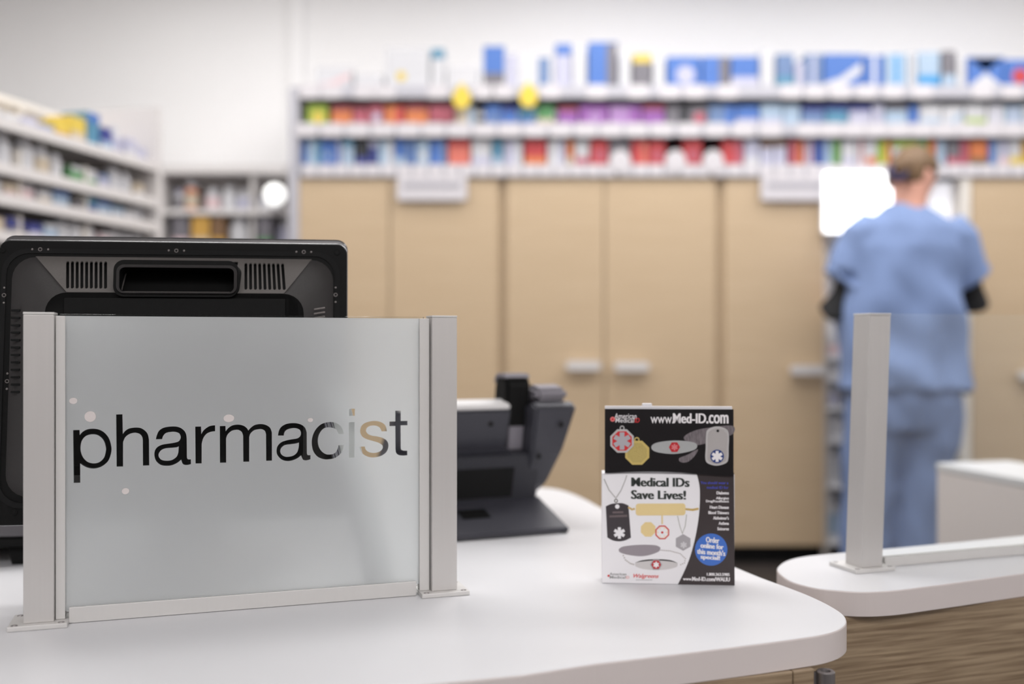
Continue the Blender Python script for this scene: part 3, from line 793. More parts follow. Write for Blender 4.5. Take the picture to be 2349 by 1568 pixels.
# frosted film with the letters cut out of it
S_ = 7.577
def LA(ox, pts):
    res = []
    for p in pts:
        u, z = on_sheet(ox + p[0] / S_, 920 + p[1] / S_, SV)
        res.append((u, z, 1) if len(p) > 2 else (u, z))
    return smooth_outline(res, 5)
c = 1
letters = [
 LA(150, [(134,500,c),(247,497,c),(250,585,c),(300,530),(380,488),(475,476),(580,490),(680,545),(760,650),(800,800),(790,920),(740,1040),(650,1120),(560,1158),(470,1167),(380,1150),(300,1110),(257,1078,c),(258,1415,c),(145,1417,c)]),
 LA(150, [(480,573),(580,597),(665,680),(703,800),(700,880),(670,980),(600,1050),(530,1075),(450,1073),(370,1040),(300,960),(265,850),(270,740),(300,660),(370,595)]),
 LA(150, [(882,228,c),(992,225,c),(998,568,c),(1040,515),(1110,472),(1215,456),(1310,465),(1390,515),(1435,580),(1453,670,c),(1457,1113,c),(1348,1116,c),(1345,680,c),(1335,620),(1295,570),(1240,550),(1190,548),(1110,570),(1040,625),(1002,710,c),(1002,1133,c),(890,1135,c)]),
 LA(150, [(1572,660,c),(1590,590),(1630,510),(1720,455),(1870,436),(1980,452),(2060,505),(2098,570),(2108,650,c),(2112,960,c),(2118,992),(2140,1009),(2180,1007,c),(2182,1090,c),(2140,1102),(2085,1105),(2040,1085),(2012,1013,c),(1950,1065),(1860,1107),(1765,1120),(1660,1105),(1580,1040),(1548,950),(1555,860),(1600,795),(1680,755),(1780,737),(1880,722),(1960,700),(1995,660),(2003,610),(1975,555),(1900,530),(1830,532),(1750,550),(1700,600),(1680,657,c)]),
 LA(150, [(1970,780,c),(1940,797),(1840,808),(1740,817),(1665,850),(1622,910),(1625,965),(1670,1015),(1750,1032),(1850,1020),(1930,965),(1960,900),(1967,840)]),
 LA(440, [(60,440,c),(160,438,c),(165,570,c),(210,500),(290,440),(350,422),(405,417,c),(405,520,c),(330,530),(250,570),(195,650),(172,740,c),(170,1078,c),(66,1080,c)]),
 LA(440, [(487,430,c),(585,428,c),(588,520,c),(640,460),(710,418),(810,405),(900,425),(955,465),(982,508,c),(1030,455),(1100,410),(1200,395),(1290,412),(1360,460),(1392,540,c),(1393,1030,c),(1293,1033,c),(1290,570,c),(1270,515),(1220,485),(1160,485),(1080,505),(1020,560),(998,620,c),(998,1048,c),(895,1050,c),(892,600,c),(870,535),(820,500),(770,495),(690,515),(620,580),(595,650,c),(597,1065,c),(490,1067,c)]),
 LA(440, [(1497,595,c),(1515,510),(1560,440),(1650,392),(1780,378),(1890,400),(1965,455),(1997,540,c),(2000,900,c),(2010,930),(2035,936),(2062,932,c),(2062,1005,c),(2020,1020),(1975,1025),(1930,1010),(1900,938,c),(1840,985),(1750,1025),(1655,1037),(1560,1010),(1490,935),(1473,860),(1490,780),(1550,715),(1640,680),(1740,660),(1830,645),(1880,610),(1897,555),(1875,495),(1810,468),(1740,468),(1660,490),(1615,530),(1598,595,c)]),
 LA(440, [(1862,715,c),(1820,730),(1720,745),(1620,760),(1555,810),(1538,870),(1560,925),(1620,960),(1690,962),(1770,940),(1830,885),(1857,800)]),
 LA(690, [(747,568,c),(720,470),(655,398),(560,362),(440,368),(330,415),(240,520),(195,650),(193,760),(220,870),(290,960),(390,1003),(480,1008),(590,985),(680,920),(730,840),(752,757,c),(655,765,c),(630,850),(580,905),(500,925),(430,915),(360,865),(310,780),(297,670),(320,570),(380,485),(450,455),(530,455),(600,480),(635,520),(650,570,c)]),
 LA(690, [(840,130,c),(940,130,c),(937,250,c),(840,253,c)]),
 LA(690, [(836,362,c),(936,362,c),(934,978,c),(836,982,c)]),
 LA(690, [(1407,522,c),(1497,520,c),(1475,430),(1420,375),(1330,345),(1230,345),(1120,375),(1055,430),(1032,520),(1060,600),(1130,650),(1240,685),(1340,715),(1410,755),(1425,800),(1400,850),(1340,885),(1260,897),(1180,880),(1130,840),(1112,785,c),(1022,790,c),(1045,870),(1110,935),(1200,970),(1300,972),(1410,940),(1490,875),(1523,780),(1505,700),(1450,650),(1350,615),(1230,595),(1160,560),(1133,505),(1160,450),(1230,422),(1310,425),(1370,455)]),
 LA(690, [(1643,162,c),(1737,162,c),(1737,342,c),(1853,340,c),(1853,415,c),(1735,417,c),(1737,800,c),(1745,838),(1785,858,c),(1850,857,c),(1850,937,c),(1780,942),(1710,935),(1660,900),(1645,830,c),(1643,428,c),(1542,430,c),(1542,352,c),(1643,350,c)]),
]
frame_ = [(uL, rail_h - 0.004), (uR, rail_h - 0.004), (uR, zT), (uL, zT)]
me = filled('frosted_film', [frame_] + letters)
for v in me.vertices: v.co = Vector((v.co.x, SV, v.co.y))
o = obj('frosted_film', me, M_film, sg)
o['label'] = 'frosted film with the word pharmacist cut clear'
M_spot = mat('spot_pale', (214, 206, 204), 0.7)  # small pale discs on the front of the film
for (x, y, r1, r2) in ((207, 955, 12, 12), (168, 919, 8.5, 7), (525, 959, 12, 9), (288, 1126, 8, 7), (712, 963, 6.5, 5)):
    u, z = on_sheet(x, y, SV - 0.0003)
    bm = bmesh.new(); prism(bm, ngon(u, z, r1 / 2150, 20, 0.3, r2 / 2150), -0.0001, 0.0001)
    me = bpy.data.meshes.new('film_spot'); bm.to_mesh(me); bm.free()
    for v in me.vertices: v.co = Vector((v.co.x, SV - 0.0003 + v.co.z, v.co.y))
    obj('film_spot', me, M_spot, sg)

# ------------------------------------------------------------------ clear screen on the right counter
pc = G(1976, 1311.5); ra = math.radians(19.0)
gs = thing('glass_screen', 'clear glass screen with square post on the right counter', 'screen', pc, rz=ra)
lean = Matrix.Shear('XY', 4, (0.041, 0.0))        # post leans: x grows with z
def lean_bm(bm):
    for v in bm.verts: v.co.x += 0.041 * v.co.z
    return bm
hP = 0.326
obj('post', lean_bm(B(0, 0.032, 0, 0.032, 0.005, hP - 0.002, 0.0007)), M_alu, gs)
obj('post_cap', lean_bm(B(-0.0003, 0.0323, -0.0003, 0.0323, hP - 0.0018, hP + 0.0006, 0.0004)), M_alu2, gs)
bp = obj('base_plate', B(-0.014, 0.046, -0.008, 0.046, 0.0002, 0.005, 0.0005), M_alu2, gs)
for sx_, sy_ in ((-0.0085, -0.003), (0.041, -0.003), (-0.0085, 0.040), (0.041, 0.040)):
    bm = bmesh.new(); lathe(bm, [(0, 0.0047), (0.0012, 0.0047), (0.0014, 0.0052), (0.0031, 0.0054), (0.0034, 0.0045)], 14, Matrix.Translation((sx_, sy_, 0)))
    obj('screw', bm, M_steel, bp)
obj('bottom_rail', B(0.0465, 1.1, 0.012, 0.0155, 0.0005, 0.0125, 0.0004), M_alu2, gs)
obj('bottom_rail', B(0.0465, 1.1, 0.0225, 0.0255, 0.0005, 0.0125, 0.0004), M_alu2, gs)
me_b = bmesh.new()
pts = [(0.033, 0.0), (0.047, 0.0), (1.1, 0.0), (1.1, hP - 0.002), (0.0335 + 0.041 * hP, hP - 0.002)]
vs0 = [me_b.verts.new((x, 0.0165, z + 0.003)) for x, z in pts]; vs1 = [me_b.verts.new((x, 0.0215, z + 0.003)) for x, z in pts]
me_b.faces.new(vs0); me_b.faces.new(vs1[::-1])
for i in range(5): me_b.faces.new((vs0[i], vs1[i], vs1[(i + 1) % 5], vs0[(i + 1) % 5]))
obj('glass_sheet', me_b, M_glass, gs)

# ------------------------------------------------------------------ monitor seen from behind
dL = 1.12; dR = 1.172
TL = P(-2, 541, dL); TR = P(796, 551, dR)
mv = (TR - TL); MW = mv.xy.length; mang = math.atan2(mv.y, mv.x)
tilt = math.radians(5.0)                        # top leans towards the camera
MH = 0.322
mo = thing('computer_monitor', 'black computer monitor seen from behind, over the frosted sign', 'monitor',
           (TL.x, TL.y, TL.z), rot=None)
mo.rotation_mode = 'XYZ'
# local x along width, z up, y away from camera
mo.matrix_world = Matrix.Translation(TL) @ Matrix.Rotation(mang, 4, 'Z') @ Matrix.Rotation(-tilt, 4, 'X')
MMi = (Matrix.Translation(TL) @ Matrix.Rotation(mang, 4, 'Z') @ Matrix.Rotation(-tilt, 4, 'X')).inverted()
OM = MMi @ Vector((0, 0, CAMZ))
def mon(px, py, v=0.0):
    q = MMi @ P(px, py, 1.0); dd = q - OM
    k = (v - OM.y) / dd.y
    r_ = OM + dd * k
    return (r_.x, r_.z)
RX = Matrix.Rotation(PI / 2, 4, 'X')            # (x, y, z) -> (x, -z, y): prism depth z becomes -y
def ring_solid(bm, rings):
    """rings of equal length: list of (outline, y)"""
    vr = [[bm.verts.new((p[0], y, p[1])) for p in o_] for o_, y in rings]
    n = len(vr[0])
    for a_, b_ in zip(vr, vr[1:]):
        for i in range(n): bm.faces.new((a_[i], a_[(i + 1) % n], b_[(i + 1) % n], b_[i]))
    bm.faces.new(vr[0]); bm.faces.new(vr[-1][::-1])
    return bm
def mr(x0, x1, z0, z1, r): return rrect(x0, x1, z0, z1, r, 6)
bm = bmesh.new()
ring_solid(bm, [(mr(0.001, MW - 0.001, -MH + 0.001, -0.0055, 0.011), 0.0), (mr(0.0, MW, -MH, -0.004, 0.012), 0.0015),
                (mr(0.0, MW, -MH, -0.004, 0.012), 0.010), (mr(0.0015, MW - 0.0015, -MH + 0.001, -0.0055, 0.011), 0.0115)])
obj('back_shell', bm, M_black, mo)
bm = bmesh.new()
ring_solid(bm, [(mr(-0.0002, MW + 0.0002, -MH - 0.0002, -0.0046, 0.0122), 0.0014), (mr(-0.0007, MW + 0.0007, -MH - 0.0007, -0.0036, 0.0127), 0.0028), (mr(-0.0009, MW + 0.0009, -MH - 0.0009, -0.0028, 0.013), 0.0050), (mr(-0.0007, MW + 0.0007, -MH - 0.0007, -0.0026, 0.013), 0.0098)])
obj('shell_rim', bm, M_blackg, mo, smooth=True)
bm = bmesh.new()
ring_solid(bm, [(mr(0.0005, MW - 0.0005, -MH, 0.0015, 0.012), 0.0125), (mr(-0.0005, MW + 0.0005, -MH - 0.001, 0.0035, 0.013), 0.014),
                (mr(-0.0005, MW + 0.0005, -MH - 0.001, 0.0035, 0.013), 0.026), (mr(0.001, MW - 0.001, -MH + 0.001, 0.002, 0.012), 0.028)])
obj('front_bezel', bm, M_blackg, mo)
bm = bmesh.new(); ring_solid(bm, [(mr(0.018, MW - 0.018, -MH + 0.02, -0.016, 0.003), 0.0282), (mr(0.018, MW - 0.018, -MH + 0.02, -0.016, 0.003), 0.0288)])
obj('screen', bm, mat('screen_glass', (30, 40, 60), 0.2, emit=0.5), mo)
# shallow frame groove
ox0, oz0 = mon(4, 569); ox1 = mon(780, 579)[0]
zb = -MH + 0.018
bm_o = filled('groove', [mr(ox0 + 0.001, ox1, zb, oz0, 0.028), mr(ox0 + 0.006, ox1 - 0.006, zb + 0.006, oz0 - 0.0055, 0.024)], 0.0006)
for v in bm_o.vertices: v.co = Vector((v.co.x, -0.0006 + v.co.z, v.co.y))
obj('recessed_channel', bm_o, M_void, mo)
# bulge: frustum
bx0, bz0 = mon(28, 590); bx1 = mon(765, 590)[0]; bz0 = mon(400, 592, 0)[1]
BY = -0.034
ix0 = mon(104, 680, BY)[0]; ix1 = mon(697, 680, BY)[0]; iz0 = mon(400, 672, BY)[1]
zbo, zbi = -MH + 0.03, -MH + 0.055
N_ = 6
outer = mr(bx0, bx1, zbo, bz0, 0.025); inner = mr(ix0, ix1, zbi, iz0, 0.022)
bm = bmesh.new()
vo = [bm.verts.new((p[0], 0.0003, p[1])) for p in outer]; vi = [bm.verts.new((p[0], BY, p[1])) for p in inner]
n = len(vo)
topedge = N_   # edge between index N_ (end of right-top arc) and N_+1 (start of left-top arc) is the top straight
for i in range(n):
    if i == topedge: continue
    bm.faces.new((vo[i], vo[(i + 1) % n], vi[(i + 1) % n], vi[i]))
me = bpy.data.meshes.new('bulge'); bm.to_mesh(me); bm.free()
for p in me.polygons: p.use_smooth = True
o = obj('rear_bulge', me, M_dkgrey, mo)
for p in me.polygons: p.use_smooth = True
bm = bmesh.new(); bm.faces.new([bm.verts.new((p[0], BY, p[1])) for p in inner])
bmesh.ops.solidify(bm, geom=bm.faces, thickness=0.002)
obj('rear_panel', bm, M_black, mo)
# top slope of the bulge with the vent slots cut through
kx0, kz1 = mon(275, 613, BY - 0.006); kx1, kz0 = mon(537, 671, BY - 0.006)
a_o, b_o = outer[N_], outer[N_ + 1]; a_i, b_i = inner[N_], inner[N_ + 1]
p_o = Vector((0, 0.0003, a_o[1])); p_i = Vector((0, BY, a_i[1]))
slope = (p_i - p_o); sl_len = slope.length; sd = slope.normalized()
def on_slope(x, s): return Vector((x, p_o.y + sd.y * s, p_o.z + sd.z * s))
holes = []
for (xa0, xa1, cnt_) in ((150, 247, 9), (559, 653, 9)):
    for k in range(cnt_):
        cxp = xa0 + 5 + (xa1 - xa0 - 10) * k / (cnt_ - 1)
        # slots drawn at mid slope
        xu = mon(cxp, 601, -0.006)[0]; xl = mon(cxp, 665, -0.03)[0]
        if xa0 > 500: xl = mon(cxp + 4 * (k / 8), 665, -0.03)[0]
        w = 0.00165
        s0, s1 = sl_len * 0.13, sl_len * 0.9
        holes.append([(xu - w, s0 + w), (xu - w * .5, s0), (xu + w * .5, s0), (xu + w, s0 + w), (xl + w, s1 - w), (xl + w * .5, s1), (xl - w * .5, s1), (xl - w, s1 - w)])
holes.append([(kx0 + 0.001, sl_len * 0.10), (kx1 - 0.001, sl_len * 0.10), (kx1 - 0.001, sl_len * 0.97), (kx0 + 0.001, sl_len * 0.97)])
me = filled('vent_slope', [[(b_o[0], 0), (a_o[0], 0), (a_i[0], sl_len), (b_i[0], sl_len)]] + holes, 0.0008)
nrm = sd.cross(Vector((1, 0, 0))).normalized()
for v in me.vertices:
    q = on_slope(v.co.x, v.co.y); v.co = q + nrm * v.co.z
obj('vent_slope', me, M_slope_lit, mo)
me = filled('vent_backing', [[(b_o[0] + .02, 0.001), (a_o[0] - .02, 0.001), (a_i[0], sl_len - .001), (b_i[0], sl_len - .001)]], 0.0)
inward = nrm if nrm.z < 0 else -nrm
for v in me.vertices:
    v.co = on_slope(v.co.x, v.co.y) + inward * 0.005
obj('vent_backing', me, M_black, mo)
# moulded carrying handle in the middle
hx0, hz1 = mon(262, 596, BY - 0.004); hx1 = mon(548, 596, BY - 0.004)[0]
kx0, kz1 = mon(275, 613, BY - 0.006); kx1, kz0 = mon(537, 671, BY - 0.006)
hz0 = mon(400, 681, BY - 0.004)[1]
me = filled('handle_frame', [mr(hx0, hx1, hz0, hz1, 0.011), mr(kx0, kx1, kz0, kz1, 0.006)], 0.018)
for v in me.vertices: v.co = Vector((v.co.x, BY - 0.006 + 0.018 - v.co.z, v.co.y))
obj('handle_frame', me, M_black, mo)
me = filled('handle_lip', [mr(kx0 - 0.003, kx1 + 0.003, kz0 - 0.0015, kz1 + 0.003, 0.008), mr(kx0, kx1, kz0, kz1, 0.006)], 0.0012)
for v in me.vertices: v.co = Vector((v.co.x, BY - 0.0075 - v.co.z, v.co.y))
obj('handle_lip', me, M_dkgrey, mo)
obj('handle_recess', B(kx0 - 0.002, kx1 + 0.002, -0.004, -0.002, kz0 - 0.002, kz1 + 0.004), M_void, mo)
obj('lower_cover', B(ix0 + 0.02, ix1 - 0.02, BY - 0.0035, BY - 0.0021, zbi + 0.01, hz0 - 0.001, 0.001), M_black, mo)
# small screw wells on the rim
M_dot = mat('moulded_plastic_rim', (118, 112, 110), 0.35)
def well(px, py, horiz=True):
    x, z = mon(px, py)
    bm = bmesh.new()
    Mx = Matrix.Translation((x, -0.0008, z)) @ RX
    lathe(bm, [(0.0012, 0.0), (0.0016, 0.0008), (0.0022, 0.0008), (0.0024, 0.0)], 14, Mx)
    w_ = obj('screw_well', bm, M_dot, mo)
    for s in (-1, 1):
        dx, dz = (s * 0.0085, 0) if horiz else (0, s * 0.0085)
        bm = bmesh.new()
        lathe(bm, [(0, 0.0008), (0.0011, 0.0006), (0.0014, 0.0)], 10, Matrix.Translation((x + dx, -0.0006, z + dz)) @ RX)
        obj('locating_pin', bm, M_dot, w_)
for px, py in ((93, 572), (405, 575), (697, 578)): well(px, py)
for px, py in ((10, 677), (770, 676), (17, 874), (27, 1063)): well(px, py, False)
def cross_screw(px, py):
    x, z = mon(px, py)
    bm = bmesh.new(); lathe(bm, [(0, 0.0006), (0.0030, 0.0006), (0.0036, 0.0002), (0.0036, 0)], 18, Matrix.Translation((x, -0.0003, z)) @ RX)
    s = obj('screw', bm, M_black, mo)
    bm = bmesh.new(); box(bm, x - 0.0018, x + 0.0018, -0.0012, -0.0009, z - 0.0004, z + 0.0004); box(bm, x - 0.0004, x + 0.0004, -0.0012, -0.0009, z - 0.0018, z + 0.0018)
    obj('cross_slot', bm, M_void, s)
for px, py in ((6, 573), (773, 579), (33, 1175)): cross_screw(px, py)
# side vents: short slanted slots
for k in range(12):
    x, z = mon(40, 712 + 17 * k, -0.008)
    obj('side_slot', B(x - 0.006, x + 0.004, -0.0125, -0.0085, z - 0.0012, z + 0.0012, 0.0008), M_void, mo)
for k in range(3):
    x, z = mon(726, 709 + 10 * k, -0.02)
    bm = bmesh.new(); box(bm, -0.010, 0.010, -0.0015, 0.0015, -0.0011, 0.0011, 0.0009, 2, Matrix.Translation((x, -0.021, z)) @ Matrix.Rotation(-0.17, 4, 'Y'))
    obj('side_slot', bm, M_dot, mo)
# stand
def MMl(x, y, z): return MMi @ Vector((x, y, z))
mb = Matrix.Translation(TL) @ Matrix.Rotation(mang, 4, 'Z')
midp = mb @ Vector((MW / 2, 0.075, 0)); 
bm = bmesh.new()
box(bm, -0.045, 0.045, -0.012, 0.012, COUNTER + 0.012, COUNTER + 0.2, 0.003, 2, Matrix.Translation((midp.x, midp.y, 0)) @ Matrix.Rotation(mang, 4, 'Z'))
bmesh.ops.transform(bm, matrix=MMi, verts=bm.verts)
obj('stand_neck', bm, M_black, mo)
bm = bmesh.new()
box(bm, -0.045, 0.045, -0.05, -0.011, COUNTER + 0.12, COUNTER + 0.18, 0.003, 2, Matrix.Translation((midp.x, midp.y, 0)) @ Matrix.Rotation(mang, 4, 'Z'))
bmesh.ops.transform(bm, matrix=MMi, verts=bm.verts)
obj('hinge_block', bm, M_black, mo)
bm = bmesh.new()
prism(bm, rrect(-0.11, 0.11, -0.06, 0.09, 0.03), COUNTER + 0.0005, COUNTER + 0.012, Matrix.Translation((midp.x, midp.y, 0)) @ Matrix.Rotation(mang, 4, 'Z'))
bmesh.ops.transform(bm, matrix=MMi, verts=bm.verts)
obj('stand_foot', bm, M_black, mo)

# ------------------------------------------------------------------ keyboard behind the post at far left
kb = G(46, 1296)
kt = thing('keyboard', 'dark grey keyboard propped on its feet left of the sign post', 'keyboard', kb, rz=mang)
tk = math.radians(9)
def kbm(bm): bmesh.ops.transform(bm, matrix=Matrix.Translation((0, 0, 0.046)) @ Matrix.Rotation(-tk, 4, 'X'), verts=bm.verts); return bm
obj('lower_shell', kbm(B(-0.40, 0.03, 0.0, 0.15, -0.022, -0.010, 0.003)), M_black, kt)
obj('key_tray', kbm(B(-0.398, 0.028, 0.0, 0.148, -0.009, 0.010, 0.004)), M_phone2 if False else mat('keyboard_shell', (96, 93, 97), 0.45), kt)
for r_ in range(5):
    for c_ in range(4):
        obj('key', kbm(B(0.018 - c_ * 0.019 - 0.0085, 0.018 - c_ * 0.019 + 0.0085, 0.012 + r_ * 0.024, 0.030 + r_ * 0.024, 0.0102, 0.019, 0.002, 1)), mat('key_cap', (70, 67, 69), 0.5), kt)
q = kbm(B(-0.395, -0.062, 0.012, 0.13, 0.0102, 0.017, 0.002, 1)); kk_ = obj('key_block', q, mat('key_cap', (70, 67, 69), 0.5), kt); kk_['kind'] = 'stuff'
for x in (0.0, -0.36):
    bm = bmesh.new()
    vs = [bm.verts.new(v) for v in ((x - 0.012, 0.006, 0.0), (x + 0.006, 0.006, 0.0), (x + 0.02, 0.012, 0.026), (x - 0.02, 0.012, 0.026),
                                    (x - 0.012, 0.012, 0.0), (x + 0.006, 0.012, 0.0), (x + 0.02, 0.02, 0.024), (x - 0.02, 0.02, 0.024))]
    for f in ((0, 1, 2, 3), (4, 7, 6, 5), (0, 4, 5, 1), (1, 5, 6, 2), (2, 6, 7, 3), (3, 7, 4, 0)): bm.faces.new([vs[i] for i in f])
    obj('flip_foot', bm, M_black, kt)

# ------------------------------------------------------------------ white binder leaning behind the sign
b0 = G(782, 1369)
bd = thing('ring_binder', 'white binder leaning behind the frosted sheet near its right post', 'binder', b0, rz=sang)
def shear_bm(bm):
    for v in bm.verts: v.co.x += -0.25 * (v.co.z - 0.163)
    return bm
obj('cover', shear_bm(B(0.0, 0.0245, 0.0, 0.022, 0.0004, 0.235, 0.001)), mat('binder_vinyl', (252, 252, 252), 0.4), bd)
for k in range(6):
    obj('page_block', shear_bm(B(-0.0092 + k * 0.0015, -0.0092 + k * 0.0015 + 0.0011, 0.001, 0.021, 0.003, 0.23)), cmat([(196, 192, 204), (120, 118, 128), (214, 212, 220)][k % 3]), bd)

# ------------------------------------------------------------------ desk phone seen from behind
f0 = G(1309, 1222); f1 = G(1048, 1243)
pv = (f0 - f1).xy; pang = math.atan2(pv.y, pv.x)
ph = thing('desk_phone', 'dark grey desk phone seen from behind beside the leaflet stand', 'telephone', f0, rz=pang)
PM = Matrix.Translation(f0) @ Matrix.Rotation(pang, 4, 'Z'); PMi = PM.inverted()
def yz_prism(bm, prof, x0, x1, x0b=None, x1b=None):
    lo = [bm.verts.new((x0, p[0], p[1])) for p in prof]; hi = [bm.verts.new((x1, p[0], p[1])) for p in prof]
    n = len(prof); bm.faces.new(lo); bm.faces.new(hi[::-1])
    for i in range(n): bm.faces.new((lo[i], hi[i], hi[(i + 1) % n], lo[(i + 1) % n]))
    return bm
def bevelled(bm, off=0.002):
    bmesh.ops.recalc_face_normals(bm, faces=bm.faces)
    bmesh.ops.bevel(bm, geom=list(bm.edges), offset=off, segments=2, affect='EDGES', clamp_overlap=True)
    return bm
WPH = 0.250
# fold-out foot: sloping plate
obj('foot_plate', bevelled(yz_prism(bmesh.new(), [(0.0, 0.002), (0.0, 0.009), (0.115, 0.040), (0.13, 0.034), (0.13, 0.012)], -WPH, -0.002)), M_phone, ph)
# web rising to the ledge
obj('rear_web', bevelled(yz_prism(bmesh.new(), [(0.108, 0.034), (0.085, 0.112), (0.105, 0.118), (0.20, 0.05), (0.20, 0.02)], -WPH, -0.012)), mat('phone_web', (48, 48, 55), 0.55), ph)
# tilted body
obj('phone_body', bevelled(yz_prism(bmesh.new(), [(0.085, 0.118), (0.112, 0.122), (0.092, 0.182), (0.104, 0.19), (0.28, 0.03), (0.275, 0.012), (0.2, 0.02)], -WPH, -0.060)), M_phone, ph)
obj('display_edge', bevelled(yz_prism(bmesh.new(), [(0.088, 0.184), (0.090, 0.192), (0.125, 0.199), (0.14, 0.165), (0.104, 0.186)], -WPH + 0.004, -0.062)), M_phonew, ph)
# right wing with handset cradle
cb = bevelled(yz_prism(bmesh.new(), [(0.055, 0.188), (0.075, 0.196), (0.13, 0.185), (0.28, 0.03), (0.275, 0.010), (0.2, 0.010), (0.108, 0.062), (0.072, 0.118)], -0.033, 0.038), 0.004)
for v in cb.verts:
    if v.co.x > 0: v.co.x *= max(0.0, (v.co.z - 0.03) / 0.158)
obj('cradle_body', cb, M_phone, ph)
obj('cradle_gap', bevelled(yz_prism(bmesh.new(), [(0.108, 0.118), (0.10, 0.158), (0.125, 0.158), (0.13, 0.118)], -0.0590, -0.0345), 0.001), M_phone2, ph)
obj('side_strut', bevelled(yz_prism(bmesh.new(), [(0.10, 0.112), (0.118, 0.112), (0.17, 0.004), (0.13, 0.004)], -0.030, -0.004), 0.0015), M_phone2, ph)
# handset
bm = bmesh.new()
hp = [(-0.036, 0.085, 0.216), (-0.036, 0.12, 0.214), (-0.036, 0.17, 0.178), (-0.036, 0.22, 0.125), (-0.036, 0.262, 0.072), (-0.036, 0.285, 0.05)]
obj('handset', bevelled(yz_prism(bmesh.new(), [(0.074, 0.198), (0.078, 0.216), (0.12, 0.222), (0.18, 0.185), (0.29, 0.075), (0.296, 0.045), (0.272, 0.038), (0.262, 0.06), (0.175, 0.148), (0.14, 0.176), (0.11, 0.19)], -0.022, 0.032), 0.006), M_phone2, ph, smooth=False)
obj('earpiece', bevelled(yz_prism(bmesh.new(), [(0.10, 0.15), (0.096, 0.226), (0.106, 0.238), (0.14, 0.238), (0.15, 0.22), (0.16, 0.16)], -0.066, -0.024), 0.006), M_black, ph)
o = obj('earpiece_cover', bevelled(yz_prism(bmesh.new(), [(0.099, 0.232), (0.106, 0.2395), (0.142, 0.2395), (0.153, 0.222), (0.13, 0.232)], -0.067, -0.023), 0.002), M_phone2, ph)
obj('label_plate', bevelled(yz_prism(bmesh.new(), [(0.050, 0.0229), (0.0495, 0.0236), (0.0795, 0.0316), (0.08, 0.0309)], -0.155, -0.110), 0.0001), M_black, ph)
# rating label on the web (dark)
wv = Vector((0, 0.085 - 0.108, 0.112 - 0.034)).normalized()
bm = bmesh.new(); yz_prism(bm, [(0.1045, 0.044), (0.0905, 0.092), (0.0895, 0.092), (0.1035, 0.044)], -0.160, -0.055)
obj('rating_label', bm, M_void, ph)
# white sticker on upper back
bm = bmesh.new(); yz_prism(bm, [(0.1095, 0.128), (0.1025, 0.150), (0.1015, 0.150), (0.1085, 0.128)], -0.215, -0.166)
o = obj('paper_sticker', bm, M_tag, ph)
for (x, y, z) in ((-0.092, 0.0985, 0.161), (0.010, 0.0555, 0.160), (-0.022, 0.070, 0.110)):
    bm = bmesh.new(); lathe(bm, [(0, 0.0012), (0.0036, 0.0012), (0.0042, 0.0)], 14, Matrix.Translation((x, y, z)) @ RX)
    obj('screw_hole', bm, M_void, ph)
for x in (-0.008, -WPH + 0.01):
    bm = bmesh.new(); lathe(bm, [(0, 0), (0.006, 0), (0.006, 0.006), (0, 0.006)], 12, Matrix.Translation((x, 0.008, 0.0002)))
    obj('rubber_foot', bm, M_void, ph)

# ------------------------------------------------------------------ medical ID leaflet stand
m0 = G(1381, 1337); m1 = G(1685, 1342)
mvv = (m1 - m0).xy; WM = mvv.length; ma = math.atan2(mvv.y, mvv.x)
ms = thing('leaflet_stand', 'cardboard counter display advertising medical ID tags beside the phone', 'display stand', m0, rz=ma)
SC = (1685 - 1381) / WM                        # photo pixels per metre on the card
def mk(cx_, cy_):
    px, py = 1360 + cx_ / 3.486, 910 + cy_ / 3.486
    u = (px - 1381) / SC
    w = (1337 + 5 * (px - 1381) / 304 - py) / SC
    return (u, w)
def sheet(v0):                                  # sheet plane -> local
    return Matrix(((1, 0, 0, 0), (0, 0, -1, v0), (0, 1, 0, 0), (0, 0, 0, 1)))
HT = mk(95, 55)[1]; HM = mk(95, 600)[1]
card = cmat((236, 234, 237), 0.45); ink = cmat((26, 23, 25), 0.3); inkb = cmat((58, 50, 51), 0.4)
body = obj('backing_card', B(0.0035, WM - 0.0025, 0.002, 0.006, 0.0003, HT, 0.0003), card, ms)
box_ = obj('leaflet_pocket', B(0, WM, 0.0, 0.030, 0.0003, HM, 0.0004), card, ms)
obj('easel_strut', B(WM * 0.4, WM * 0.6, 0.0305, 0.034, 0.0003, HT * 0.8, 0.0003), card, ms)
kx, kz = mk(437, 50)
obj('top_tab', B(kx - 0.006, kx + 0.006, 0.003, 0.006, HT - 0.004, HT + 0.0035, 0.0012), card, ms)
# header card (slightly curled lower edge)
hu0, hu1 = mk(95, 75)[0], mk(1122, 75)[0]
bot = [(hu0 + (hu1 - hu0) * t_ / 20, mk(95 + 1027 * t_ / 20, 598 + 14 * math.sin(t_ / 20 * 4.4 + 0.2) * (-1 if t_ else -1) + (16 if t_ > 12 else 0) * (t_ - 12) / 8)[1]) for t_ in range(21)]
hp_ = bot + [(hu1, mk(1122, 92)[1] + 0.0), (hu0, mk(97, 76)[1])]
def flat(name, outline, z, m, parent, thick=0.00012, v0=0.0):
    bm = bmesh.new(); prism(bm, outline, z, z + thick, sheet(v0))
    return obj(name, bm, m, parent)
header = flat('header_card', hp_, 0.0026, ink, ms, 0.0006)
lower = flat('black_curve', [mk(x, y) for x, y in smooth_outline([(830, 598, 1), (852, 690), (858, 770), (854, 900), (838, 1030), (812, 1160), (775, 1290), (730, 1400), (680, 1502, 1), (1134, 1508, 1), (1128, 600, 1)], 5)], 0.0, inkb, box_, 0.0002)
o = flat('blue_disc', [mk(*p) for p in ngon(947, 1218, 129, 40)], 0.0002, cmat((66, 112, 196), 0.4), box_)
SH = sheet(0.0)
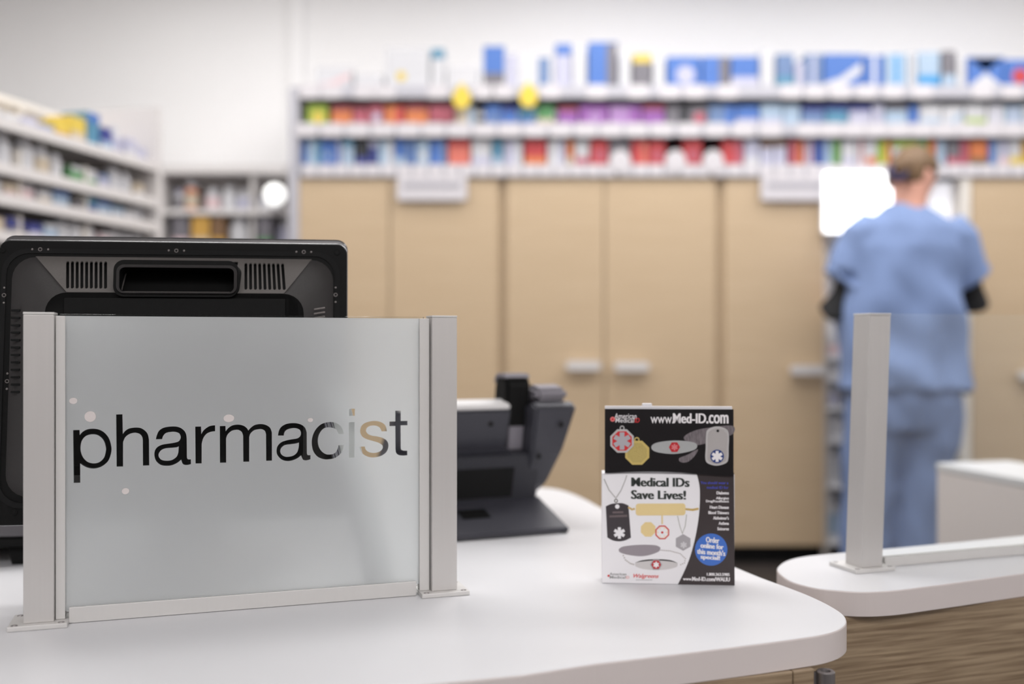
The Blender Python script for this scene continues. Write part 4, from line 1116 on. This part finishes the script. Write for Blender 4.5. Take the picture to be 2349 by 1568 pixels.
def txt(s, cx0, cx1, cy0, cy1, m, par, z=0.0006, bold=0.0, shear=0.0, tilt=0.0):
    (u0, w1), (u1, w0) = mk(cx0, cy0), mk(cx1, cy1)
    o = fit_text('lettering', s, u0, u1, w0, w1, m, par, SH, z, bold, shear)
    if tilt:
        uc, wc = (u0 + u1) / 2, (w0 + w1) / 2
        for v in o.data.vertices: v.co.z += -math.tan(tilt) * (v.co.x - uc)
    return o
wh = cmat((238, 234, 236), 0.5); bk = cmat((44, 50, 46), 0.5)
rd = cmat((204, 44, 48), 0.5); rd2 = cmat((190, 40, 48), 0.35); bl = cmat((66, 74, 176), 0.5); sil = mat('silver_print', (206, 203, 203), 0.3, metal=0.25)
gold = mat('gold_print', (220, 196, 120), 0.35, metal=0.25); palegold = cmat((230, 206, 150), 0.4); gryp = cmat((168, 164, 168), 0.4)
ZT = 0.0034
txt('www.', 462, 645, 145, 200, wh, header, ZT, 0.006)
txt('Med-ID', 640, 905, 118, 202, wh, header, ZT, 0.022)
txt('.com', 905, 1082, 132, 206, wh, header, ZT, 0.02)
txt('American', 172, 350, 112, 160, wh, header, ZT, 0.004, 0.1)
txt('Medical', 180, 332, 150, 190, wh, header, ZT, 0.004, 0.1)
txt('ID', 335, 374, 152, 190, rd, header, ZT, 0.01, 0.1)
flat('logo_dot', [mk(*p) for p in ngon(158, 160, 20, 16)], ZT, cmat((230, 120, 120)), header)
flat('logo_core', [mk(*p) for p in ngon(158, 160, 9, 12)], ZT + 0.0002, rd, header)
def star(cx_, cy_, r_, m, par, z, name='star_of_life'):
    bm = bmesh.new()
    for k in range(3):
        a_ = PI / 2 + k * PI / 3
        w_ = r_ * 0.27
        q = []
        for s, t_ in ((1, 1), (-1, 1), (-1, -1), (1, -1)):
            x_ = r_ * s; y_ = w_ * t_
            q.append(mk(cx_ + x_ * math.cos(a_) - y_ * math.sin(a_), cy_ + x_ * math.sin(a_) + y_ * math.cos(a_)))
        prism(bm, q, z + 0.00003 * k, z + 0.00008 + 0.00003 * k, sheet(0))
    return obj(name, bm, m, par)
e8 = PI / 8
def ring_link(cx_, cy_, r_, m, par, z):
    me = filled('jump_ring', [[mk(*p) for p in ngon(cx_, cy_, r_, 16)], [mk(*p) for p in ngon(cx_, cy_, r_ * 0.55, 16)]], 0.0001)
    for v in me.vertices: v.co = sheet(0) @ Vector((v.co.x, v.co.y, z + v.co.z))
    return obj('jump_ring', me, m, par)
# sample tags in relief on the header
t1 = flat('gold_medallion', [mk(*p) for p in ngon(355, 432, 104, 8, e8)], ZT, gold, header, 0.0009)
flat('gold_field', [mk(*p) for p in ngon(355, 432, 84, 8, e8)], ZT + 0.0009, mat('gold_print2', (206, 184, 112), 0.3, metal=0.25, bump=1.0, bscale=900), header, 0.0002)
ring_link(352, 328, 22, gold, header, ZT)
t2 = flat('red_medallion', [mk(*p) for p in ngon(233, 335, 102, 8, e8)], ZT + 0.0012, sil, header, 0.0009)
flat('red_enamel', [mk(*p) for p in ngon(233, 335, 84, 8, e8)], ZT + 0.0021, rd, header, 0.0002)
star(233, 335, 70, cmat((176, 172, 178), 0.4), header, ZT + 0.0024)
ring_link(234, 232, 20, sil, header, ZT)
t3 = flat('bracelet_plate', [mk(x, y) for x, y in smooth_outline([(474, 372), (530, 348), (650, 336), (770, 345), (826, 364), (826, 400), (770, 425), (650, 444), (530, 432), (474, 408)], 4)], ZT, mat('bright_silver', (212, 214, 214), 0.18, metal=0.4), header, 0.0012)
flat('red_badge', [mk(*p) for p in ngon(652, 389, 44, 6, 0)], ZT + 0.0012, rd2, header, 0.0003)
star(652, 389, 26, cmat((214, 120, 124)), header, ZT + 0.0016)
t4 = flat('dog_tag', [mk(x, y) for x, y in smooth_outline([(902, 290), (920, 248), (990, 226), (1062, 248), (1084, 296), (1082, 400), (1080, 480), (1062, 520), (986, 541), (915, 520), (897, 480), (900, 400)], 4)], ZT, sil, header, 0.0011)
flat('tag_field', [mk(x, y) for x, y in smooth_outline([(916, 300), (932, 262), (990, 242), (1050, 262), (1070, 300), (1068, 400), (1066, 476), (1050, 508), (986, 527), (928, 508), (911, 476), (914, 400)], 4)], ZT + 0.0011, cmat((176, 171, 170), 0.4), header, 0.0001)
flat('blue_badge', [mk(*p) for p in ngon(990, 466, 54, 30)], ZT + 0.0013, cmat((38, 62, 124), 0.4), header, 0.0002)
star(990, 466, 44, wh, header, ZT + 0.0016)
flat('tag_hole', [mk(*p) for p in ngon(996, 262, 11, 12)], ZT + 0.0013, ink, header)
# grey brushed swooshes printed on the header
sw_m = mat('brushed_grey_print', (112, 104, 108), 0.6, noise=0.9, nscale=220, stretch=(4, 1, 0.6))
flat('brush_mark', [mk(x, y) for x, y in smooth_outline([(725, 318), (790, 268), (900, 240), (1110, 222), (1115, 290), (1000, 330), (880, 368), (800, 372)], 4)], 0.00335, sw_m, header, 0.00004)
flat('brush_mark', [mk(x, y) for x, y in smooth_outline([(690, 480), (760, 450), (838, 408), (815, 460), (760, 508), (705, 512)], 4)], 0.00335, sw_m, header, 0.00004)
# lower face
txt('Medical IDs', 308, 776, 634, 714, bk, box_, 0.0002, 0.028)
txt('Save Lives!', 306, 748, 736, 815, bk, box_, 0.0002, 0.028)
zb_ = 0.0003
txt('You should wear a', 862, 1084, 668, 694, bl, box_, zb_, 0.012)
txt('medical ID for', 912, 1084, 706, 732, bl, box_, zb_, 0.012)
for s, x0_, y0_, y1_ in (('Diabetes', 990, 750, 776), ('Allergies', 985, 794, 822), ('Drug/Food/Insect', 906, 818, 846), ('Heart Disease', 936, 864, 892), ('Blood Thinners', 925, 908, 935),
                         ("Alzheimer's", 962, 950, 978), ('Asthma', 1006, 994, 1020), ('Seizures', 996, 1038, 1064)):
    txt(s, x0_, 1088, y0_, y1_, wh, box_, zb_, 0.025)
for s, x0_, x1_, y0_, y1_ in (('Order', 905, 1012, 1118, 1165), ('online for', 862, 1046, 1168, 1212), ("this month's", 834, 1060, 1216, 1262), ('special!', 862, 1018, 1262, 1308)):
    txt(s, x0_, x1_, y0_, y1_, wh, box_, 0.0004, 0.04, 0, 0.07)
txt('1.800.363.5985', 912, 1094, 1404, 1430, wh, box_, zb_, 0.03)
txt('www.', 722, 795, 1448, 1466, wh, box_, zb_, 0.02)
txt('Med-ID.com/WALIU', 795, 1096, 1436, 1474, wh, box_, zb_, 0.04)
flat('dark_dog_tag', [mk(x, y) for x, y in smooth_outline([(104, 866, 1), (145, 848), (190, 842), (240, 842), (286, 860, 1), (306, 1120, 1), (260, 1142), (210, 1150), (160, 1142), (116, 1118, 1)], 4)], 0.0001, cmat((62, 56, 60), 0.4), box_)
flat('tag_hole', [mk(*p) for p in ngon(196, 868, 18, 14)], 0.0003, card, box_)
star(213, 1082, 46, card, box_, 0.0003)
flat('engraved_line', [mk(x, y) for x, y in ((158, 908), (244, 906), (245, 922), (158, 924))], 0.0003, cmat((104, 92, 94)), box_)
flat('engraved_line', [mk(x, y) for x, y in ((132, 940), (276, 934), (277, 952), (132, 956))], 0.0003, cmat((104, 92, 94)), box_)
def chain(pts, m, r_=4.5, step=11.0):
    bm = bmesh.new()
    P_ = [Vector(p) for p in pts]
    for a_, b_ in zip(P_, P_[1:]):
        L_ = (b_ - a_).length; n_ = max(1, int(L_ / step))
        for k in range(n_):
            q = a_ + (b_ - a_) * (k / n_)
            prism(bm, [mk(*p) for p in ngon(q.x, q.y, r_, 8)], 0.0001, 0.0003, sheet(0))
    o_ = obj('printed_chain', bm, m, box_); o_['kind'] = 'stuff'
    return o_
chain([(92, 650), (130, 735), (185, 800), (225, 740), (255, 670), (275, 610)], cmat((140, 138, 132)))
ring_link(186, 822, 16, cmat((120, 118, 114)), box_, 0.0003)
flat('gold_bar', [mk(x, y) for x, y in [(p[0], p[1]) for p in rrect(345, 742, 846, 941, 22)]], 0.0001, palegold, box_, 0.0003)
chain([(290, 878), (315, 892), (345, 885)], cmat((206, 176, 110)), 9, 14); chain([(742, 892), (800, 898), (852, 888)], cmat((206, 176, 110)), 10, 13)
flat('gold_disc', [mk(*p) for p in ngon(444, 1054, 63, 8, e8)], 0.0001, palegold, box_)
flat('red_disc', [mk(*p) for p in ngon(557, 1078, 60, 8, e8)], 0.0002, rd, box_); flat('pale_disc', [mk(*p) for p in ngon(557, 1078, 50, 8, e8)], 0.00035, cmat((240, 220, 205)), box_)
star(557, 1078, 42, card, box_, 0.0005); flat('red_core', [mk(*p) for p in ngon(557, 1078, 10, 10)], 0.0007, rd, box_)
chain([(556, 942), (557, 1018)], palegold, 7, 12)
flat('grey_hexagon', [mk(*p) for p in ngon(724, 1160, 67, 6, PI / 6)], 0.0001, gryp, box_); star(728, 1180, 26, cmat((206, 204, 206)), box_, 0.0003)
chain([(680, 950), (698, 1030), (718, 1088), (740, 1030), (752, 930)], cmat((168, 170, 160)), 4, 10)
flat('grey_bracelet', [mk(x, y) for x, y in smooth_outline([(208, 1212, 1), (250, 1190), (380, 1178), (500, 1182), (542, 1200, 1), (530, 1232), (450, 1262), (370, 1270), (270, 1256), (215, 1236)], 4)], 0.0001, mat('grey_print', (150, 142, 148), 0.4), box_)
flat('silver_bracelet', [mk(x, y) for x, y in smooth_outline([(340, 1322, 1), (400, 1302), (508, 1294), (620, 1302), (680, 1326, 1), (672, 1356), (600, 1376), (508, 1382), (410, 1374), (345, 1352)], 4)], 0.0001, mat('pale_silver_print', (206, 202, 202), 0.35), box_)
flat('bracelet_edge', [mk(x, y) for x, y in smooth_outline([(340, 1322, 1), (400, 1302), (508, 1294), (620, 1302), (680, 1326, 1), (620, 1312), (508, 1304), (400, 1312)], 4)], 0.00025, ink, box_)
flat('hexagon_badge', [mk(*p) for p in ngon(508, 1338, 48, 6)], 0.0003, gryp, box_); flat('hexagon_enamel', [mk(*p) for p in ngon(508, 1338, 39, 6)], 0.0005, rd2, box_); star(508, 1338, 24, wh, box_, 0.0007)
chain([(548, 1222), (620, 1228), (700, 1250), (742, 1290), (735, 1325), (690, 1345)], cmat((176, 170, 166)), 5, 13)
chain([(245, 1265), (262, 1300), (300, 1328), (340, 1340)], cmat((176, 170, 166)), 6, 13)
g3 = cmat((150, 150, 150))
txt('American', 132, 270, 1402, 1426, g3, box_, 0.0002, 0.01, 0.1); txt('Medical', 134, 264, 1428, 1452, g3, box_, 0.0002, 0.01, 0.1); txt('ID', 266, 292, 1430, 1452, cmat((226, 140, 136)), box_, 0.0002, 0.0, 0.1)
flat('logo_dot', [mk(*p) for p in ngon(126, 1428, 9, 12)], 0.0002, rd, box_)
txt('Walgreens', 326, 530, 1412, 1456, cmat((222, 104, 104)), box_, 0.0002, 0.015, 0.35)
flat('logo_rule', [mk(x, y) for x, y in ((345, 1460), (478, 1460), (478, 1463), (345, 1463))], 0.0002, g3, box_)

# ------------------------------------------------------------------ low white desk divider, and dark chair behind it
q0 = G(2148, 1061)
nd = Vector((0.069, -0.274)).normalized()
dv = thing('desk_divider', 'low white divider wall with rounded cap behind the glass screen', 'divider', (q0.x, q0.y, 0), rz=math.atan2(nd.y, nd.x))
LD = 0.66
# local +x towards camera/right, +y to the right side (away)
obj('divider_panel', B(0, LD, 0.0, 0.20, 0.0, COUNTER - 0.02, 0.001), mat('divider_grey', (222, 213, 211), 0.6), dv)
obj('divider_cap', B(-0.004, LD, -0.001, 0.206, COUNTER - 0.0195, COUNTER, 0.004), M_lam, dv)
ch = thing('task_chair', 'black task chair mostly hidden behind the low divider', 'chair', (1.78, 3.0, 0), rz=0.3)
obj('backrest', B(-0.2, 0.2, -0.03, 0.03, 0.38, 0.618, 0.02, 3), M_black, ch)
obj('seat', B(-0.22, 0.22, -0.02, 0.4, 0.30, 0.36, 0.02, 3), M_black, ch)
bm = bmesh.new(); lathe(bm, [(0, 0.05), (0.025, 0.05), (0.025, 0.30), (0, 0.30)], 12, Matrix.Translation((0, 0.2, 0)))
obj('gas_lift', bm, M_steel, ch)
for k in range(5):
    a_ = k * 2 * PI / 5
    bm = bmesh.new(); tube(bm, [(0, 0.2, 0.07), (0.25 * math.cos(a_), 0.2 + 0.25 * math.sin(a_), 0.05)], [0.022, 0.012], 8)
    bmesh.ops.create_icosphere(bm, subdivisions=2, radius=0.024, matrix=Matrix.Translation((0.25 * math.cos(a_), 0.2 + 0.25 * math.sin(a_), 0.024)))
    obj('castor_leg', bm, M_black, ch)
obj('back_support', B(-0.03, 0.03, 0.0, 0.03, 0.33, 0.42), M_black, ch)

# ------------------------------------------------------------------ the person
DPs = 3.78
def px_(x): return (x - 2090) / F * DPs
def pz_(y): return CAMZ - (y - CY) / F * DPs
pe = thing('person', 'person in light blue scrubs over a black long-sleeved shirt, seen from behind', 'person', ((2090 - CX) / F * DPs, DPs, 0))
def loft(bm, rings, n=24):
    """rings: (x, y, z, rx, ry) horizontal ellipses, or (center, axis dir, r1, r2)"""
    vr = []
    for (x, y, z, rx, ry) in rings:
        vr.append([bm.verts.new((x + rx * math.copysign(abs(math.cos(a_)) ** 0.85, math.cos(a_)), y + ry * math.copysign(abs(math.sin(a_)) ** 0.85, math.sin(a_)), z)) for a_ in [2 * PI * i / n for i in range(n)]])
    for a_, b_ in zip(vr, vr[1:]):
        for i in range(n): bm.faces.new((a_[i], a_[(i + 1) % n], b_[(i + 1) % n], b_[i]))
    bm.faces.new(vr[0][::-1]); bm.faces.new(vr[-1])
    return bm
def fuse(name, bm, m, parent, voxel=0.012, smooth_it=4):
    o = obj(name, bm, m, parent)
    md = o.modifiers.new('remesh', 'REMESH'); md.mode = 'VOXEL'; md.voxel_size = voxel
    ms_ = o.modifiers.new('smooth', 'SMOOTH'); ms_.iterations = smooth_it; ms_.factor = 0.6
    evaluated(o)
    o.data.materials.clear(); o.data.materials.append(m)
    for p in o.data.polygons: p.use_smooth = True
    return o
M_skin = mat('skin', (214, 158, 138), 0.5, noise=0.05, nscale=30)
M_scrub = mat('blue_scrubs', (122, 143, 186), 0.8, noise=0.06, nscale=14)
M_pants = mat('blue_scrub_trousers', (114, 134, 176), 0.8, noise=0.08, nscale=12)
M_hair = mat('light_brown_hair', (108, 82, 54), 0.55, noise=0.35, nscale=70, stretch=(1, 1, 0.25))
M_undershirt = mat('black_jersey', (14, 14, 17), 0.8)
hx, hy, hz = px_(2101), 0.03, pz_(400)
def ellipsoid(bm, c, r, rot=None, sub=3):
    M_ = Matrix.Translation(c) @ (rot if rot else Matrix.Identity(4)) @ Matrix.Diagonal((r[0], r[1], r[2], 1))
    bmesh.ops.create_icosphere(bm, subdivisions=sub, radius=1.0, matrix=M_)
headrot = Matrix.Rotation(math.radians(-62), 4, 'Z') @ Matrix.Rotation(math.radians(-24), 4, 'X')
LE = Vector((px_(1917), 0.02, pz_(712))); RE = Vector((px_(2238), 0.03, pz_(692)))
LS = Vector((px_(1985), 0.0, pz_(530))); RS = Vector((px_(2182), 0.0, pz_(540)))
LW = LE + Vector((0.09, 0.24, 0.02)); RW = RE + Vector((-0.10, 0.24, 0.01))
# body: one continuous surface
bm = bmesh.new()
ellipsoid(bm, (hx, hy, hz), (0.076, 0.095, 0.108), headrot)
jaw = headrot @ Vector((0, 0.045, -0.075)); ellipsoid(bm, (hx + jaw.x, hy + jaw.y, hz + jaw.z), (0.05, 0.05, 0.05), headrot)
nose = headrot @ Vector((0, 0.1, -0.02)); ellipsoid(bm, (hx + nose.x, hy + nose.y, hz + nose.z), (0.012, 0.018, 0.02), headrot, 2)
for s in (-1, 1):
    e_ = headrot @ Vector((s * 0.078, -0.005, -0.015)); ellipsoid(bm, (hx + e_.x, hy + e_.y, hz + e_.z), (0.012, 0.02, 0.032), headrot, 2)
tube(bm, [(px_(2080), -0.01, pz_(505)), (px_(2082), -0.01, pz_(470)), (hx - 0.01, 0.0, hz - 0.03)], [0.075, 0.06, 0.06], 16)
loft(bm, [(px_(2070), 0, pz_(960), 0.17, 0.12), (px_(2068), 0, pz_(860), 0.20, 0.135), (px_(2068), 0, pz_(720), 0.185, 0.125), (px_(2072), 0, pz_(600), 0.19, 0.12), (px_(2078), 0, pz_(520), 0.16, 0.09), (px_(2080), 0, pz_(485), 0.08, 0.07)])
tube(bm, [LS, (LS + LE) / 2, LE, (LE + LW) / 2, LW], [0.06, 0.052, 0.043, 0.04, 0.028], 14)
tube(bm, [RS, (RS + RE) / 2, RE, (RE + RW) / 2, RW], [0.06, 0.052, 0.043, 0.04, 0.028], 14)
FL = Vector((px_(1980), 0.0, 0.06)); FR = Vector((px_(2098), 0.04, 0.06))
for f_, hipx in ((FL, px_(2012)), (FR, px_(2130))):
    tube(bm, [(hipx, 0, pz_(930)), ((hipx + f_.x) / 2, 0.01, (pz_(930) + 0.5) / 2), (f_.x * 0.8 + hipx * 0.2, 0.0, 0.45), (f_.x, -0.01, 0.30), (f_.x, 0, 0.06)], [0.095, 0.085, 0.062, 0.058, 0.04], 14)
body_o = fuse('body', bm, M_skin, pe, 0.011, 3)
# hands with fingers (held in front of the body)
for W_, s in ((LW, 1), (RW, -1)):
    bm = bmesh.new()
    d_ = Vector((0.35 * s, 0.9, 0.1)).normalized(); side = Vector((-d_.y, d_.x, 0)).normalized()
    palm = W_ + d_ * 0.05
    box(bm, -0.04, 0.04, -0.045, 0.045, -0.012, 0.012, 0.01, 2, Matrix.Translation(palm) @ Matrix.Rotation(math.atan2(d_.y, d_.x) - PI / 2, 4, 'Z'))
    for k, L_ in enumerate((0.062, 0.074, 0.07, 0.055)):
        b_ = palm + d_ * 0.038 + side * (0.029 - 0.0195 * k)
        tube(bm, [b_, b_ + d_ * L_ * 0.5 + Vector((0, 0, -0.006)), b_ + d_ * L_ * 0.8 + Vector((0, 0, -0.022)), b_ + d_ * L_ * 0.88 + Vector((0, 0, -0.036))], [0.009, 0.0085, 0.0078, 0.006], 8)
    b_ = palm - d_ * 0.02 - side * 0.035 * s
    tube(bm, [b_, b_ - side * 0.025 * s + d_ * 0.025, b_ - side * 0.03 * s + d_ * 0.05 + Vector((0, 0, -0.01))], [0.012, 0.0105, 0.008], 8)
    obj('hand', bm, M_skin, pe, smooth=True)
# eyes and mouth on the turned-away face
bm = bmesh.new()
for s in (-1, 1):
    e_ = headrot @ Vector((s * 0.03, 0.088, 0.008)); ellipsoid(bm, (hx + e_.x, hy + e_.y, hz + e_.z), (0.012, 0.008, 0.007), headrot, 2)
obj('eyes', bm, mat('eye_white', (225, 222, 220), 0.3), pe)
bm = bmesh.new(); e_ = headrot @ Vector((0, 0.096, -0.07)); ellipsoid(bm, (hx + e_.x, hy + e_.y, hz + e_.z), (0.022, 0.008, 0.006), headrot, 2)
obj('mouth', bm, mat('lips', (180, 100, 96), 0.5), pe)
# black sleeves
for A_, B_, C_ in ((LS, LE, LW), (RS, RE, RW)):
    bm = bmesh.new()
    tube(bm, [A_ * 0.6 + B_ * 0.4, B_ + Vector((0, -0.01, 0)), (B_ + C_) / 2, C_ - (C_ - B_).normalized() * 0.01], [0.063, 0.062, 0.052, 0.038], 18)
    fuse('shirt_sleeve', bm, M_undershirt, pe, 0.009, 2)
# scrub top
bm = bmesh.new()
loft(bm, [(px_(2071), 0, pz_(894), 0.240, 0.165), (px_(2070), 0, pz_(880), 0.240, 0.165), (px_(2066), 0, pz_(800), 0.226, 0.158), (px_(2064), 0, pz_(720), 0.222, 0.150),
          (px_(2066), 0, pz_(640), 0.218, 0.145), (px_(2072), -0.005, pz_(570), 0.212, 0.135), (px_(2077), -0.005, pz_(520), 0.175, 0.11), (px_(2080), 0.0, pz_(490), 0.115, 0.088), (px_(2081), 0.01, pz_(466), 0.062, 0.066)], 36)
for S_0, E_0, s in ((LS, LE, -1), (RS, RE, 1)):
    mid_ = S_0 * 0.45 + E_0 * 0.55
    e_ = S_0 * 0.30 + E_0 * 0.70 + Vector((s * 0.012, 0, 0.01))
    st_ = Vector((S_0.x - s * 0.03, 0, S_0.z + 0.035))
    ellipsoid(bm, (S_0.x - s * 0.012, S_0.y, S_0.z - 0.01), (0.09, 0.09, 0.075))
    tube(bm, [st_, S_0 + Vector((s * 0.01, 0, -0.012)), mid_, e_], [0.075, 0.083, 0.088, 0.094], 20)
scrub = fuse('scrub_top', bm, M_scrub, pe, 0.010, 5)
# folds in the cloth: real relief
import mathutils.noise as mn
for v in scrub.data.vertices:
    co = v.co
    f = mn.noise(Vector((co.x * 9 + co.z * 5, co.y * 6, co.z * 4.5 - co.x * 4))) * 0.020
    f += 0.009 * math.sin(22 * (co.x * 0.8 + co.z * 0.55) + 3 * mn.noise(co * 4)) * max(0.0, min(1.0, (1.35 - co.z) * 3))
    n_ = Vector((co.x - px_(2070), co.y, 0))
    if n_.length > 1e-4: v.co += n_.normalized() * f
# pocket / hem bulge at the lower right
bm = bmesh.new(); ellipsoid(bm, (px_(2216), 0.0, pz_(878)), (0.018, 0.05, 0.045))
obj('side_pouch', bm, mat('navy_pouch', (70, 84, 120), 0.8), pe, smooth=True)
# trousers
bm = bmesh.new()
loft(bm, [(px_(2068), 0, pz_(985), 0.19, 0.13), (px_(2072), 0, pz_(920), 0.215, 0.145), (px_(2070), 0, pz_(850), 0.205, 0.14)], 28)
for f_, hipx, wtop in ((FL, px_(2004), 0.108), (FR, px_(2134), 0.118)):
    tube(bm, [(hipx, 0, pz_(930)), (hipx * 0.8 + f_.x * 0.2, 0.0, pz_(1010)), ((hipx + f_.x) / 2, 0.0, 0.45), (f_.x * .9 + hipx * .1, 0, 0.25), (f_.x, 0, 0.055)], [wtop, wtop, 0.098, 0.090, 0.088], 20)
tr = fuse('trousers', bm, M_pants, pe, 0.012, 4)
for v in tr.data.vertices:
    co = v.co
    v.co.x += 0.010 * mn.noise(Vector((co.x * 8, co.y * 8, co.z * 7))); v.co.y += 0.012 * mn.noise(Vector((co.x * 10 + 7, co.y * 8, co.z * 8 + co.x * 12)))
for f_ in (FL, FR):
    bm = bmesh.new()
    ellipsoid(bm, (f_.x, 0.05, 0.045), (0.052, 0.14, 0.043)); 
    for v in bm.verts:
        if v.co.z < 0.012: v.co.z = 0.002
    obj('shoe', bm, M_white, pe, smooth=True)
# hair: cap that leaves the face and the right ear free
bm = bmesh.new()
ellipsoid(bm, (hx, hy, hz), (0.088, 0.107, 0.119), headrot, 4)
inv = headrot.inverted()
kill = []
for v in bm.verts:
    q = inv @ (v.co - Vector((hx, hy, hz)))
    if (q.y > 0.045 and q.z < 0.06) or (q.z < -0.070) or (q.z < 0.012 and q.y > -0.02): kill.append(v)
    else:
        v.co += (v.co - Vector((hx, hy, hz))).normalized() * 0.006 * mn.noise(v.co * 28)
bmesh.ops.delete(bm, geom=kill, context='VERTS')
ho = obj('hair', bm, M_hair, pe, smooth=True)
md = ho.modifiers.new('thick', 'SOLIDIFY'); md.thickness = 0.018; md.offset = -1
evaluated(ho)
bm = bmesh.new(); ellipsoid(bm, (px_(2046), -0.075, pz_(395)), (0.042, 0.04, 0.045)); 
for v in bm.verts: v.co += (v.co - Vector((px_(2046), -0.075, pz_(395)))).normalized() * 0.006 * mn.noise(v.co * 40)
obj('hair_bun', bm, mat('brown_hair_bun', (104, 78, 52), 0.6, noise=0.3, nscale=80), pe, smooth=True)
bm = bmesh.new()
Mh = Matrix.Translation((px_(2036), -0.098, pz_(405))) @ Matrix.Rotation(1.2, 4, 'X')
lathe(bm, [(0.022, -0.014), (0.034, -0.010), (0.038, 0.0), (0.034, 0.010), (0.022, 0.014), (0.018, 0.0), (0.022, -0.014)], 20, Mh)
obj('hair_tie', bm, mat('navy_hair_tie', (52, 48, 84), 0.7), pe, smooth=True)

# ------------------------------------------------------------------ labels for the shelf stock
groups = {}
for t, desc, where in pending: groups.setdefault((desc, where), []).append(t)
for (desc, where), ts in groups.items():
    ts.sort(key=lambda t: t.location.x / t.location.y)
    for i, t in enumerate(ts):
        if len(ts) == 1: t['label'] = '%s %s' % (desc, where)
        else:
            t['label'] = '%s %s from left %s' % (ordinal(i + 1), desc, where)
